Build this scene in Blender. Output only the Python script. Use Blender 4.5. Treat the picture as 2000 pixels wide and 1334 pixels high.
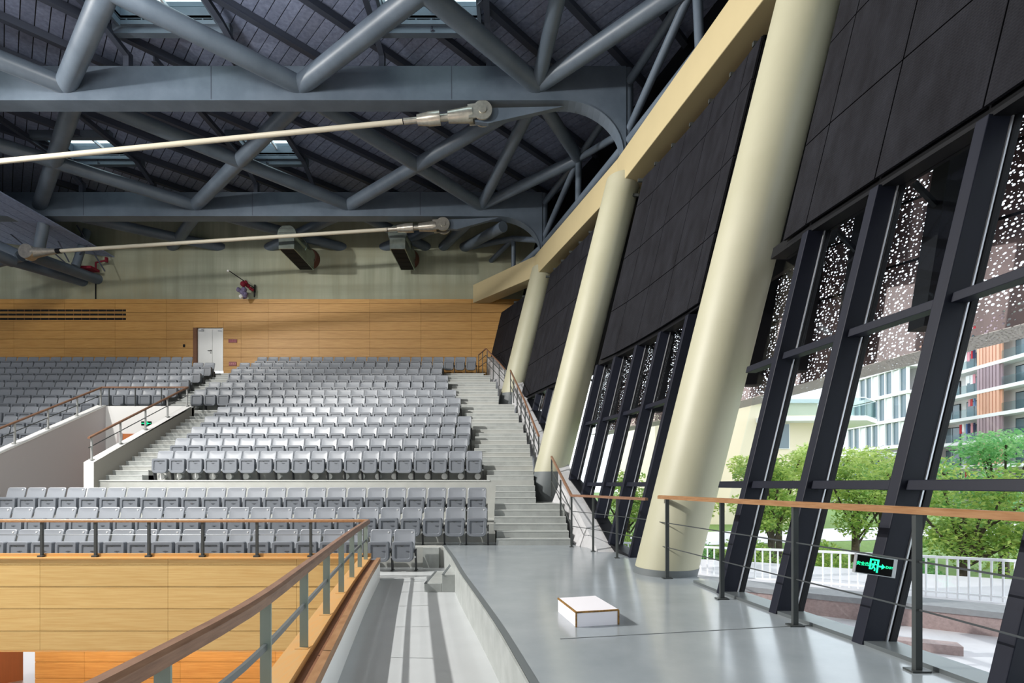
import bpy, math, random
from mathutils import Vector
random.seed(7)
for o in list(bpy.data.objects): bpy.data.objects.remove(o)
SC = bpy.context.scene
COL = SC.collection
EYE = 1.4            # eye height above the platform floor (z = 0)
F = 1000.0           # focal length in pixels, image 2000 x 1334
CX, HY = 1000.0, 945.0

# ------------------------------------------------------------------ camera, sky, key lamps, exposure
cam = bpy.data.cameras.new('camera'); co = bpy.data.objects.new('camera', cam); COL.objects.link(co)
co.location = (0, 0, EYE); co.rotation_euler = (math.radians(90), 0, 0)
cam.sensor_width = 36; cam.lens = 18.0; cam.shift_y = (HY-667)/2000.0; cam.clip_start = .05; cam.clip_end = 500
SC.camera = co
wd = bpy.data.worlds.new('overcast_sky'); SC.world = wd; wd.use_nodes = True
bg = wd.node_tree.nodes['Background']; bg.inputs[0].default_value = (.86, .93, 1.0, 1); bg.inputs[1].default_value = 2.0
SC.view_settings.view_transform = 'Standard'; SC.view_settings.look = 'None'
SC.view_settings.gamma = 1; SC.view_settings.use_curve_mapping = False
SC.view_settings.exposure = 0.42
# hall floodlights hung under the roof over the court (position, aim, watts, lamp radius)
FLOODS = [((-13.6, 6.2, 11.2), (-1.0, 9.0, 0.0), 12500, .10, 'floodlight hung under the roof over the court, nearest the platform'),
          ((-17.5, 10.6, 11.6), (-6.0, 17.5, 4.0), 3000, .15, 'floodlight hung under the roof over the court, nearest the back wall')]
FILL_LAMPS = [(x, y, 12.2) for y in (-8.0, 1.5, 9.6) for x in (-8.5, -19.0)]; FILL_LAMP_W = 560  # fill lamps added out of view to brighten the hall

# ------------------------------------------------------------------ helpers
def W(px, py, Y): return Vector(((px-CX)/F*Y, Y, (HY-py)/F*Y+EYE))
def tag(o, label=None, cat=None, group=None, kind=None):
    if label: o['label'] = label
    if cat: o['category'] = cat
    if group: o['group'] = group
    if kind: o['kind'] = kind
    return o
def empty(name, loc=(0,0,0), label=None, cat=None, group=None, kind=None, rz=0):
    o = bpy.data.objects.new(name, None); COL.objects.link(o); o.location = loc; o.rotation_euler = (0,0,rz)
    o.empty_display_size = .1
    return tag(o, label, cat, group, kind)
class MB:
    def __init__(s): s.v=[]; s.f=[]; s.m=[]; s.cm=0; s.sm=[]; s.smooth=False
    def add(s, vs, fs):
        b=len(s.v); s.v += [tuple(v) for v in vs]
        for f in fs: s.f.append(tuple(i+b for i in f)); s.m.append(s.cm); s.sm.append(s.smooth)
        return s
    def hexa(s, p):   # 4 bottom (ccw seen from above), 4 top
        return s.add(p, [(3,2,1,0),(4,5,6,7),(0,1,5,4),(1,2,6,5),(2,3,7,6),(3,0,4,7)])
    def box(s, x0,x1,y0,y1,z0,z1):
        return s.hexa([(x0,y0,z0),(x1,y0,z0),(x1,y1,z0),(x0,y1,z0),(x0,y0,z1),(x1,y0,z1),(x1,y1,z1),(x0,y1,z1)])
    def cbox(s, c, sx, sy, sz): return s.box(c[0]-sx/2,c[0]+sx/2,c[1]-sy/2,c[1]+sy/2,c[2]-sz/2,c[2]+sz/2)
    def beam(s, p0, p1, w, h, up=(0,0,1)):
        p0=Vector(p0); p1=Vector(p1); d=(p1-p0).normalized(); u=Vector(up)
        a=d.cross(u)
        if a.length<1e-4: a=d.cross(Vector((0,1,0)))
        a.normalize(); b=a.cross(d).normalized(); a=a*w/2; b=b*h/2
        q=lambda p:[p-a-b,p+a-b,p+a+b,p-a+b]
        A=q(p0); B=q(p1)
        return s.add(A+B,[(0,1,2,3),(7,6,5,4),(0,4,5,1),(1,5,6,2),(2,6,7,3),(3,7,4,0)])
    def lathe(s, p0, axis, prof, n=20, smooth=True):   # prof: (distance along axis, radius)
        p0=Vector(p0); d=Vector(axis).normalized(); a=d.orthogonal().normalized(); b=d.cross(a)
        vs=[]; fs=[]
        for (t,r) in prof:
            for i in range(n):
                th=2*math.pi*i/n; vs.append(p0+d*t+(a*math.cos(th)+b*math.sin(th))*r)
        for k in range(len(prof)-1):
            for i in range(n):
                j=(i+1)%n; fs.append((k*n+i,k*n+j,(k+1)*n+j,(k+1)*n+i))
        o=s.smooth; s.smooth=smooth; s.add(vs,fs)
        s.smooth=False
        b0=len(s.v)-len(vs); L=(len(prof)-1)*n
        s.f.append(tuple(b0+i for i in reversed(range(n)))); s.m.append(s.cm); s.sm.append(False)
        s.f.append(tuple(b0+L+i for i in range(n))); s.m.append(s.cm); s.sm.append(False)
        s.smooth=o; return s
    def tube(s, p0, p1, r, n=16):
        p0=Vector(p0); p1=Vector(p1); L=(p1-p0).length
        return s.lathe(p0,p1-p0,[(0,r),(L,r)],n)
    def prism_y(s, poly, y0, y1):   # poly: list of (x,z)
        n=len(poly); vs=[(x,y0,z) for x,z in poly]+[(x,y1,z) for x,z in poly]
        return s.add(vs,[tuple(range(n)),tuple(reversed(range(n,2*n)))]+[(i,i+n,(i+1)%n+n,(i+1)%n) for i in range(n)])
    def prism_z(s, poly, z0, z1):   # poly: (x,y), z0/z1 number or function
        n=len(poly); g=lambda z,x,y: z(x,y) if callable(z) else z
        vs=[(x,y,g(z0,x,y)) for x,y in poly]+[(x,y,g(z1,x,y)) for x,y in poly]
        return s.add(vs,[tuple(reversed(range(n))),tuple(range(n,2*n))]+[(i,(i+1)%n,(i+1)%n+n,i+n) for i in range(n)])
    def sweep(s, pts, sec):   # sec: list of (a,b): a = to the right of travel in plan, b = up
        n=len(sec); P=[Vector(p) for p in pts]; vs=[]
        for i,p in enumerate(P):
            d=(P[min(i+1,len(P)-1)]-P[max(i-1,0)]); d.z=0; d.normalize(); r=Vector((d.y,-d.x,0))
            for a,b in sec: vs.append(p+r*a+Vector((0,0,b)))
        fs=[]
        for i in range(len(P)-1):
            for k in range(n):
                j=(k+1)%n; fs.append((i*n+k,(i+1)*n+k,(i+1)*n+j,i*n+j))
        fs.append(tuple(range(n))); fs.append(tuple(reversed(range((len(P)-1)*n,len(P)*n))))
        return s.add(vs,fs)
    def build(s, name, mat, parent=None, local=False, recalc=True):
        me=bpy.data.meshes.new(name)
        off=Vector((0,0,0))
        if parent is not None and not local:
            p=parent
            while p is not None: off+=Vector(p.location); p=p.parent
        me.from_pydata([tuple(Vector(v)-off) for v in s.v],[],s.f)
        mats=mat if isinstance(mat,(list,tuple)) else [mat]
        for m in mats: me.materials.append(m)
        me.polygons.foreach_set('material_index',s.m); me.polygons.foreach_set('use_smooth',s.sm)
        if recalc:
            import bmesh
            bm=bmesh.new(); bm.from_mesh(me); bmesh.ops.recalc_face_normals(bm,faces=bm.faces); bm.to_mesh(me); bm.free()
        if any(s.sm): me.set_sharp_from_angle(angle=math.radians(42))
        me.update()
        o=bpy.data.objects.new(name,me); COL.objects.link(o)
        if parent is not None: o.parent=parent
        return o
def bevel(o, w=.01, seg=2):
    m=o.modifiers.new('bevel','BEVEL'); m.width=w; m.segments=seg; m.limit_method='ANGLE'; m.angle_limit=math.radians(40)
    return o
def child(src, parent, loc=(0,0,0), name=None, rot=None):   # copy of a part, sharing its mesh
    c=src.copy(); COL.objects.link(c); c.parent=parent; c.location=loc
    if rot: c.rotation_euler=rot
    return c
def interp(pts, x):   # monotone piecewise cubic (Catmull-Rom)
    if x<=pts[0][0]: i=0
    elif x>=pts[-1][0]: i=len(pts)-2
    else:
        i=0
        while x>pts[i+1][0]: i+=1
    x0,y0=pts[i]; x1,y1=pts[i+1]
    sl=lambda a,b:(pts[b][1]-pts[a][1])/(pts[b][0]-pts[a][0])
    m0=sl(max(i-1,0),i+1); m1=sl(i,min(i+2,len(pts)-1)); h=x1-x0; t=(x-x0)/h
    if t<0 : return y0+m0*(x-x0)
    if t>1 : return y1+m1*(x-x1)
    return (2*t**3-3*t*t+1)*y0+(t**3-2*t*t+t)*h*m0+(-2*t**3+3*t*t)*y1+(t**3-t*t)*h*m1

# ------------------------------------------------------------------ materials
def srgb(r,g,b):
    f=lambda c:(c/255/12.92 if c/255<=.04045 else ((c/255+.055)/1.055)**2.4)
    return (f(r),f(g),f(b),1)
def M(name, col, rough=.5, metal=0, spec=.5, noise=0, nscale=8, bump=0, bscale=60, stretch=(1,1,1), col2=None, emit=0, rnd=0, coat=0):
    m=bpy.data.materials.new(name); m.use_nodes=True; nt=m.node_tree; N=nt.nodes; L=nt.links
    b=N['Principled BSDF']; b.inputs['Base Color'].default_value=col; b.inputs['Roughness'].default_value=rough
    b.inputs['Metallic'].default_value=metal; b.inputs['Specular IOR Level'].default_value=spec
    if coat: b.inputs['Coat Weight'].default_value=coat; b.inputs['Coat Roughness'].default_value=.12
    if emit: b.inputs['Emission Color'].default_value=col; b.inputs['Emission Strength'].default_value=emit
    src=None
    if noise or bump:
        tc=N.new('ShaderNodeTexCoord'); mp=N.new('ShaderNodeMapping'); mp.inputs['Scale'].default_value=stretch
        ge=N.new('ShaderNodeNewGeometry'); L.new(ge.outputs['Position'],mp.inputs[0])
    if noise:
        t=N.new('ShaderNodeTexNoise'); t.inputs['Scale'].default_value=nscale; t.inputs['Detail'].default_value=6
        t.inputs['Roughness'].default_value=.6
        L.new(mp.outputs[0],t.inputs[0])
        r=N.new('ShaderNodeValToRGB'); r.color_ramp.elements[0].position=.3; r.color_ramp.elements[1].position=.7
        c2=col2 or tuple(c*(1-noise) for c in col[:3])+(1,)
        r.color_ramp.elements[0].color=c2; r.color_ramp.elements[1].color=col
        L.new(t.outputs['Fac'],r.inputs[0]); src=r.outputs[0]
    if rnd:
        oi=N.new('ShaderNodeObjectInfo'); hs=N.new('ShaderNodeHueSaturation')
        mr=N.new('ShaderNodeMapRange'); mr.inputs['To Min'].default_value=1-rnd; mr.inputs['To Max'].default_value=1+rnd
        L.new(oi.outputs['Random'],mr.inputs[0]); L.new(mr.outputs[0],hs.inputs['Value'])
        if src: L.new(src,hs.inputs['Color'])
        else: hs.inputs['Color'].default_value=col
        src=hs.outputs[0]
    if src: L.new(src,b.inputs['Base Color'])
    if bump:
        t2=N.new('ShaderNodeTexNoise'); t2.inputs['Scale'].default_value=bscale; t2.inputs['Detail'].default_value=3
        L.new(mp.outputs[0],t2.inputs[0]); bp=N.new('ShaderNodeBump'); bp.inputs['Strength'].default_value=bump; bp.inputs['Distance'].default_value=.02
        L.new(t2.outputs['Fac'],bp.inputs['Height']); L.new(bp.outputs[0],b.inputs['Normal'])
    return m
m_wood_wall=M('maple_panel',srgb(206,160,92),.5,noise=.3,nscale=3,stretch=(.5,.5,14),col2=srgb(178,128,62),rnd=.05)
m_wood_wall_lit=M('maple_panel_lit',srgb(192,166,112),.5,noise=.3,nscale=3,stretch=(.5,.5,14),col2=srgb(178,146,90),rnd=.05)  # same maple as the wall panels, different lighting put into the paler colour
m_wood_trim=M('maple_trim',srgb(180,146,98),.45,noise=.2,nscale=4,stretch=(6,.8,6),col2=srgb(192,140,76))
m_wood_rail=M('handrail_wood',srgb(140,106,84),.4,noise=.3,nscale=5,stretch=(3,1,10),col2=srgb(108,76,58))
m_wood_rail_b=M('handrail_wood_oak',srgb(158,120,84),.4,noise=.3,nscale=5,stretch=(3,1,10),col2=srgb(132,92,58))
m_brown=M('brown_trough',srgb(126,84,56),.6,noise=.25,nscale=5,stretch=(5,1,5))
m_gap=M('joint_shadow_backing',srgb(70,48,24),.9)
m_concrete=None
m_floor=M('grey_epoxy_floor',srgb(150,157,161),.18,noise=.12,nscale=1.6,bump=.02,bscale=35,spec=.6,col2=srgb(137,145,150))
m_aisle=M('pale_aisle_floor',srgb(186,190,192),.3,noise=.08,nscale=2)
m_step=M('pale_concrete_step',srgb(166,170,168),.45,noise=.12,nscale=4,col2=srgb(146,150,148))
m_nosing=M('step_nosing_pale',srgb(192,195,192),.45)
m_terrace=M('terrace_concrete',srgb(170,172,168),.6,noise=.15,nscale=3)
m_white=M('white_plaster',srgb(236,236,234),.6)
m_lav=M('lavender_grey_plaster',srgb(190,184,184),.7)
m_warmgrey=M('warm_grey_plaster',srgb(150,146,138),.7)
m_cream=M('cream_paint',srgb(174,172,150),.5,noise=.1,nscale=.6,bump=.02,bscale=20,col2=srgb(164,162,138))
m_beam=M('cream_beam_paint',srgb(182,168,130),.55,noise=.08,nscale=.8)
m_plinth=M('grey_plinth',srgb(94,100,102),.55)
m_steel=M('blue_grey_steel_paint',srgb(98,110,123),.42,noise=.25,nscale=1.2,bump=.05,bscale=26,col2=srgb(80,92,105))
m_steel_d=M('dark_purlin_paint',srgb(62,68,82),.55)
m_deck=M('roof_deck_board',srgb(150,161,190),.6,noise=.35,nscale=3,stretch=(3,3,1),col2=srgb(118,129,156),rnd=.12)
m_decksheet=M('roof_sheet_dark',srgb(36,38,44),.9)
m_black=M('charcoal_mullion_paint',srgb(25,28,40),.5,spec=.22,noise=.15,nscale=6,stretch=(4,4,.6))
m_blackd=M('black_frame',srgb(14,15,19),.5,spec=.2)
m_bead=M('aluminium_bead',srgb(190,192,196),.3,metal=.6)
m_chrome=M('zinc_steel',srgb(206,202,190),.3,metal=.75,noise=.3,nscale=9)
m_rod=M('ivory_rod_paint',srgb(204,197,178),.45)
m_seat=M('grey_seat_plastic',srgb(130,135,142),.42,spec=.5)
m_seatp=M('grey_seat_pan_plastic',srgb(110,115,122),.42,spec=.5)
m_leg=M('black_seat_leg',srgb(40,42,46),.45)
m_disc=M('number_disc',srgb(210,212,214),.3)
m_post=M('dark_grey_post',srgb(72,76,76),.4,metal=.3)
m_postg=M('green_grey_flat_post',srgb(134,148,140),.4,metal=.3)
m_postl=M('pale_steel_post',srgb(176,178,176),.4,metal=.3)
m_rail_bar=M('steel_bar',srgb(112,118,120),.35,metal=.5)
m_wire=M('wire_cable',srgb(100,104,106),.35,metal=.7)
m_carpet=M('charcoal_carpet',srgb(74,75,80),.9,noise=.2,nscale=60)
m_door=M('white_door',srgb(236,238,236),.4)
m_signblk=M('sign_black',srgb(3,4,4),.5,spec=.1)
m_green=M('sign_green_lit',(.01,.85,.32,1),.5,emit=1.6)
m_red=M('sign_red',srgb(124,20,34),.4)
m_redmark=M('sign_mark',srgb(226,150,156),.5)
m_redmark2=M('sign_mark_dim',srgb(160,60,72),.5)
m_vent=M('galvanised_duct',srgb(168,180,172),.25,metal=.85,noise=.3,nscale=5)
m_rust=M('rusty_collar',srgb(96,58,46),.7)
m_dark=M('dark_void',srgb(12,12,13),.9)
m_boxw=M('white_melamine',srgb(240,238,244),.35)
m_boxe=M('box_edge_tape',srgb(168,124,52),.6,noise=.7,nscale=40,col2=srgb(84,56,24))
m_ring=M('white_ring_plastic',srgb(232,234,232),.35)
m_lamp=M('lamp_housing',srgb(60,62,66),.5)
m_pink=M('pink_granite',srgb(176,152,148),.6,noise=.3,nscale=25)
m_pave=M('pale_paving',srgb(214,210,212),.7,noise=.1,nscale=3)
m_kerbtop=M('grey_kerb_top',srgb(150,150,152),.6,noise=.2,nscale=12)
m_whitemetal=M('white_painted_metal',srgb(244,244,246),.4)
m_grass=M('lawn',srgb(120,150,72),.9,noise=.5,nscale=9)
m_bark=M('bark',srgb(92,78,66),.9,noise=.5,nscale=14)
m_creamwall=M('cream_render',srgb(240,224,196),.8)
m_blockw=M('pale_render',srgb(232,226,224),.8)
m_slabw=M('white_slab',srgb(238,236,236),.7)
m_win=M('window_glass_grey',srgb(104,120,128),.12,spec=.8)
m_terra=M('terracotta_slat',srgb(222,170,144),.7,rnd=.08)
m_plum=M('plum_slat',srgb(168,144,150),.7,rnd=.08)
m_redwood=M('red_brown_panel',srgb(196,116,66),.6,noise=.12,nscale=3,stretch=(6,6,.4))
CL=[M('cloth_%s'%n,c,.8) for n,c in (('red',srgb(190,40,50)),('navy',srgb(40,42,80)),('white',srgb(240,240,240)),('pink',srgb(220,150,160)),('blue',srgb(90,120,170)))]
m_flagred=M('flag_red_cloth',srgb(120,16,40),.8); m_flagblue=M('flag_navy_cloth',srgb(44,40,84),.8,noise=.8,nscale=30,col2=srgb(150,140,170))

def glass_mat(name, tint=(.97,.99,1,1), refl=.06, rough=0.0):
    m=bpy.data.materials.new(name); m.use_nodes=True; nt=m.node_tree; N=nt.nodes; L=nt.links; N.clear()
    o=N.new('ShaderNodeOutputMaterial'); t=N.new('ShaderNodeBsdfTransparent'); t.inputs[0].default_value=tint
    g=N.new('ShaderNodeBsdfGlossy'); g.inputs['Roughness'].default_value=rough
    ge=N.new('ShaderNodeNewGeometry'); dt=N.new('ShaderNodeVectorMath'); dt.operation='DOT_PRODUCT'
    L.new(ge.outputs['Incoming'],dt.inputs[0]); L.new(ge.outputs['Normal'],dt.inputs[1])
    ab=N.new('ShaderNodeMath'); ab.operation='ABSOLUTE'; L.new(dt.outputs['Value'],ab.inputs[0])
    iv=N.new('ShaderNodeMath'); iv.operation='SUBTRACT'; iv.inputs[0].default_value=1; L.new(ab.outputs[0],iv.inputs[1])
    pw=N.new('ShaderNodeMath'); pw.operation='POWER'; pw.inputs[1].default_value=5; L.new(iv.outputs[0],pw.inputs[0])
    f=N.new('ShaderNodeMath'); f.operation='MULTIPLY_ADD'; f.inputs[1].default_value=.6; f.inputs[2].default_value=.02; L.new(pw.outputs[0],f.inputs[0])
    x=N.new('ShaderNodeMixShader'); L.new(f.outputs[0],x.inputs[0]); L.new(t.outputs[0],x.inputs[1]); L.new(g.outputs[0],x.inputs[2]); L.new(x.outputs[0],o.inputs[0])
    return m
m_glass=glass_mat('clear_glazing')
m_balglass=glass_mat('balcony_glass',(.78,.86,.86,1))

def perforated(name, col, scale, r, pos='Position', rmin=.12):
    m=bpy.data.materials.new(name); m.use_nodes=True; nt=m.node_tree; N=nt.nodes; L=nt.links
    b=N['Principled BSDF']; b.inputs['Base Color'].default_value=col; b.inputs['Roughness'].default_value=.5
    tc=N.new('ShaderNodeTexCoord')
    v=N.new('ShaderNodeTexVoronoi'); v.inputs['Scale'].default_value=scale; v.voronoi_dimensions='2D'; v.inputs['Randomness'].default_value=.8
    L.new(tc.outputs['UV'],v.inputs['Vector'])
    wn=N.new('ShaderNodeTexWhiteNoise'); L.new(v.outputs['Color'],wn.inputs[0]); 
    mr=N.new('ShaderNodeMapRange'); mr.inputs['To Min'].default_value=rmin; mr.inputs['To Max'].default_value=r
    L.new(wn.outputs['Value'],mr.inputs[0])
    lt=N.new('ShaderNodeMath'); lt.operation='LESS_THAN'; L.new(v.outputs['Distance'],lt.inputs[0]); L.new(mr.outputs[0],lt.inputs[1])
    tr=N.new('ShaderNodeBsdfTransparent'); mx=N.new('ShaderNodeMixShader')
    L.new(lt.outputs[0],mx.inputs[0]); L.new(b.outputs[0],mx.inputs[1]); L.new(tr.outputs[0],mx.inputs[2])
    L.new(mx.outputs[0],N['Material Output'].inputs[0]); return m
m_perf=perforated('bronze_perforated_sheet',srgb(136,114,112),22,.36,rmin=.04)
m_perf2=perforated('bronze_perforated_soffit',srgb(208,196,188),26,.26)

# black mesh panels: a fine regular grid of dimples
def mesh_panel_mat():
    m=M('black_mesh_panel',srgb(33,34,40),.75,spec=.15,noise=.35,nscale=2.5,stretch=(2,2,.5),col2=srgb(19,19,24)); N=m.node_tree.nodes; L=m.node_tree.links
    ge=N.new('ShaderNodeNewGeometry'); sx=N.new('ShaderNodeSeparateXYZ'); L.new(ge.outputs['Position'],sx.inputs[0])
    cb=N.new('ShaderNodeCombineXYZ'); L.new(sx.outputs['Y'],cb.inputs[0]); L.new(sx.outputs['Z'],cb.inputs[1])
    v=N.new('ShaderNodeTexVoronoi'); v.voronoi_dimensions='2D'; v.inputs['Scale'].default_value=30; v.inputs['Randomness'].default_value=0
    L.new(cb.outputs[0],v.inputs['Vector']); bp=N.new('ShaderNodeBump'); bp.inputs['Strength'].default_value=.7; bp.inputs['Distance'].default_value=.02
    L.new(v.outputs['Distance'],bp.inputs['Height']); L.new(bp.outputs[0],N['Principled BSDF'].inputs['Normal'])
    return m
m_mesh=mesh_panel_mat()
# board-marked concrete
def concrete_mat():
    m=bpy.data.materials.new('board_marked_concrete'); m.use_nodes=True; N=m.node_tree.nodes; L=m.node_tree.links; b=N['Principled BSDF']
    b.inputs['Roughness'].default_value=.75
    ge=N.new('ShaderNodeNewGeometry'); col=None
    c0=N.new('ShaderNodeRGB'); c0.outputs[0].default_value=srgb(176,180,160); last=c0.outputs[0]
    for st,sc,c,fac in (((1.6,1,.12),1.5,srgb(128,134,112),.6),((.08,1,1.4),1.2,srgb(138,142,122),.6),((1,1,1),.25,srgb(150,146,118),.8),((6,1,.2),2,srgb(150,156,136),.35)):
        mp=N.new('ShaderNodeMapping'); mp.inputs['Scale'].default_value=st; L.new(ge.outputs['Position'],mp.inputs[0])
        t=N.new('ShaderNodeTexNoise'); t.inputs['Scale'].default_value=sc; t.inputs['Detail'].default_value=4; L.new(mp.outputs[0],t.inputs[0])
        r=N.new('ShaderNodeValToRGB'); r.color_ramp.elements[0].position=.42; r.color_ramp.elements[1].position=.66
        r.color_ramp.elements[0].color=(0,0,0,1); r.color_ramp.elements[1].color=(fac,)*3+(1,); L.new(t.outputs['Fac'],r.inputs[0])
        mx=N.new('ShaderNodeMixRGB'); L.new(r.outputs[0],mx.inputs[0]); L.new(last,mx.inputs[1]); mx.inputs[2].default_value=c; last=mx.outputs[0]
    L.new(last,b.inputs['Base Color']); return m
m_concrete=concrete_mat()
def leaf_mat(name,c1,c2):
    m=bpy.data.materials.new(name); m.use_nodes=True; N=m.node_tree.nodes; L=m.node_tree.links; b=N['Principled BSDF']
    ge=N.new('ShaderNodeNewGeometry'); r=N.new('ShaderNodeValToRGB'); r.color_ramp.elements[0].color=c1; r.color_ramp.elements[1].color=c2
    L.new(ge.outputs['Random Per Island'],r.inputs[0]); L.new(r.outputs[0],b.inputs['Base Color']); b.inputs['Roughness'].default_value=.55
    tr=N.new('ShaderNodeBsdfTranslucent'); L.new(r.outputs[0],tr.inputs[0]); mx=N.new('ShaderNodeMixShader'); mx.inputs[0].default_value=.45
    L.new(b.outputs[0],mx.inputs[1]); L.new(tr.outputs[0],mx.inputs[2]); L.new(mx.outputs[0],N['Material Output'].inputs[0]); return m
m_leafA=leaf_mat('leaf_yellow_green',srgb(156,188,84),srgb(232,238,160))
m_leafB=leaf_mat('leaf_mid_green',srgb(120,164,76),srgb(204,220,120))
m_leafC=leaf_mat('leaf_fresh_green',srgb(110,176,110),srgb(176,220,150))

# ------------------------------------------------------------------ plan curves
LEAN=.24
FX=[(1.0,3.42),(2.2,3.33),(3.4,3.2),(4.5,3.03),(5.55,2.82),(6.5,2.64),(8.1,2.45),(9.9,2.2),(11.45,1.88),(12.9,1.5),(14,1.13),(15,.83),(18,-.15),(21.4,-1.3),(24.6,-2.85)]
def Fx(Y): return interp(FX,Y)
def fac(Y,z,off=0): return Fx(Y)+LEAN*z+off
RY={1:10.78,2:11.71,3:12.66}
for k in range(4,16): RY[k]=14.79+.76*(k-4)
RZ={1:-.43,2:0.0,3:.45}
for k in range(4,16): RZ[k]=1.5+.437*(k-4)
def row_front(k): return RY[k]-.42
def stairz(Y): return max(0,1.5+(Y-14.37)*.575)
def sill(Y):
    if Y<10.6: return 0.0
    if Y<14.37: return (Y-10.6)*(1.75/3.77)
    return 1.75+(Y-14.37)*.575
SRP=[(10,1.36),(13.2,1.3),(13.25,.62),(14.3,.62),(16.2,.62),(18,.42),(20.2,0),(20.45,-.52),(21.8,-.62),(22.8,-.96),(24.5,-1.5)]
def SR(Y):
    for (a,b),(c,d) in zip(SRP[:-1],SRP[1:]):
        if Y<=c: return b+(d-b)*max(0,(Y-a)/(c-a))
    return SRP[-1][1]
GX=[(1.0,-1.42),(1.84,-1.45),(2.98,-1.53),(4.33,-1.77),(5.96,-2.08),(7.69,-2.4),(9.8,-2.76)]   # court guard rail
def Gx(Y): return interp(GX,Y)
PX=[(1.0,.5),(2.5,.3),(3.6,.126),(4.06,.04),(4.9,-.12),(6.2,-.4),(8,-.8),(9.6,-1.12),(11.67,-1.57)]   # platform edge
def Px(Y): return interp(PX,Y)

# ------------------------------------------------------------------ floor, aisle, terraces
ys=[-2+.4*i for i in range(35)]; ys=[y for y in ys if y<11.67]+[11.67]
fl=MB()
for a,b in zip(ys[:-1],ys[1:]):
    fl.hexa([(Px(a),a,-.5),(Fx(a)+.3,a,-.5),(Fx(b)+.3,b,-.5),(Px(b),b,-.5),(Px(a),a,0),(Fx(a)+.3,a,0),(Fx(b)+.3,b,0),(Px(b),b,0)])
fl.box(-1.57,1.9,11.67,14.4,-.5,0)
floor=tag(fl.build('floor',m_floor),'polished grey epoxy platform floor beside the window wall',kind='structure')
# nosing strip along the platform edge (grey metal double line)
e=MB(); e.sweep([(Px(y),y,0) for y in ys],[(.0,-.012),(.06,-.012),(.06,.006),(.0,.006)]); e.build('edge_strip',m_plinth,floor)
e=MB(); e.sweep([(Px(y)-.004,y,0) for y in ys],[(-.02,-.47),(.0,-.47),(.0,.0),(-.02,.0)]); e.build('edge_face',m_step,floor)
for jy in (4.62,):   # control joint across the floor
    j=MB(); j.beam((Px(jy)+.5,jy,.001),(Fx(jy)-.05,jy+.45,.001),.012,.004); j.build('floor_joint',m_plinth,floor)
ai=MB()
for a,b in zip(ys[:-1],ys[1:]):
    ai.hexa([(Gx(a)+.2,a,-.8),(Px(a)+.1,a,-.8),(Px(b)+.1,b,-.8),(Gx(b)+.2,b,-.8),(Gx(a)+.2,a,-.45),(Px(a)+.1,a,-.45),(Px(b)+.1,b,-.45),(Gx(b)+.2,b,-.45)])
aisle=tag(ai.build('floor_aisle',m_aisle),'pale sunken aisle floor between the court rail and the platform',kind='structure')
r1=MB(); r1.box(-16,-1.35,9.9,11.3,-.8,-.44); row1=tag(r1.build('floor_front_row',m_aisle),'pale floor strip under the front row of seats',kind='structure')
# lower tier rows 1..3 and walkway
lt=MB(); lt.box(-16,-1.57,11.29,12.24,-.8,0); lt.box(-16,-.4,12.24,14.4,-.8,.45)
lt.box(-1.57,-.4,11.29,12.24,-.8,-.002)
tag(lt.build('seating_terrace',m_terrace),'low grey concrete terrace under the lower three rows of seats',kind='structure')
# upper tier
ut=MB()
XR=lambda y:fac(y,stairz(y),.05)
for k in range(4,16):
    y0=row_front(k); y1=24.45; zb=RZ[k]-.6 if k>4 else .3
    zt=RZ[k]; yb=y0+.77 if k<15 else y1
    xr=min(SR(y0),SR(yb)) if k<15 else fac(yb,zt,0)
    for (xa,xb) in ([(-26,-15.0),(-11.6,xr)] if k<10 else [(-26,xr)]):
        ut.box(xa,xb,y0,min(yb+.03,y1),zb,zt)
ter=tag(ut.build('seating_terrace.001',m_terrace),'steep grey concrete terrace under the upper blocks of seats',kind='structure')
# pale nosing line along the front of the upper tier
n=MB(); n.box(-11.6,-.62,row_front(4)-.015,row_front(4)+.04,1.47,1.506); n.build('terrace_nosing',m_nosing,ter)

# lower stairs on the right, ten steps from the platform to the upper tier
def add_step(parent,x0,x1,y0,y1,z0,z1):
    s=MB(); s.box(x0,x1,y0,y1,z0,z1); st=s.build('step',m_step,parent)
    q=MB(); q.box(x0,x1,y0-.008,y0+.035,z1-.018,z1+.003); q.build('nosing',m_nosing,st); return st
sr=empty('staircase',(.4,11.7,0),'wide grey stairs climbing from the platform beside the window wall','stairs')
for i in range(9):
    y0=11.67+.27*i; z1=.15*(i+1); xl=-.36 if i<2 else -.44
    add_step(sr,xl,min(fac(y0,z1,-.2),SR(y0)),y0,14.45,z1-.16 if i else 0,z1)
rowR={4:-.84,5:-1.33,6:-1.31,7:-1.34,8:-1.85,9:-1.85,10:-2.1,11:-2.5,12:-2.6,13:-2.95,14:-3.0,15:-1.6}
rowL={4:-10.5,5:-10.4,6:-10.35,7:-10.35,8:-10.3,9:-10.3,10:-11.85,11:-11.8,12:-11.8,13:-11.75,14:-11.75,15:-11.75}
for k in range(5,16):
    yf=row_front(k); zb=RZ[k-1]; xl=rowR[k-1]+.12
    for j in (1,2):
        y0=yf-.253*(3-j); z1=zb+.1457*j
        add_step(sr,xl,min(SR(y0),SR(yf)),y0,yf+.02,zb-.01,z1)
    s=MB(); s.box(xl,min(SR(yf),SR(yf+.77)),yf-.008,yf+.035,RZ[k]-.018,RZ[k]+.003); s.build('nosing',m_nosing,sr)
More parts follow.
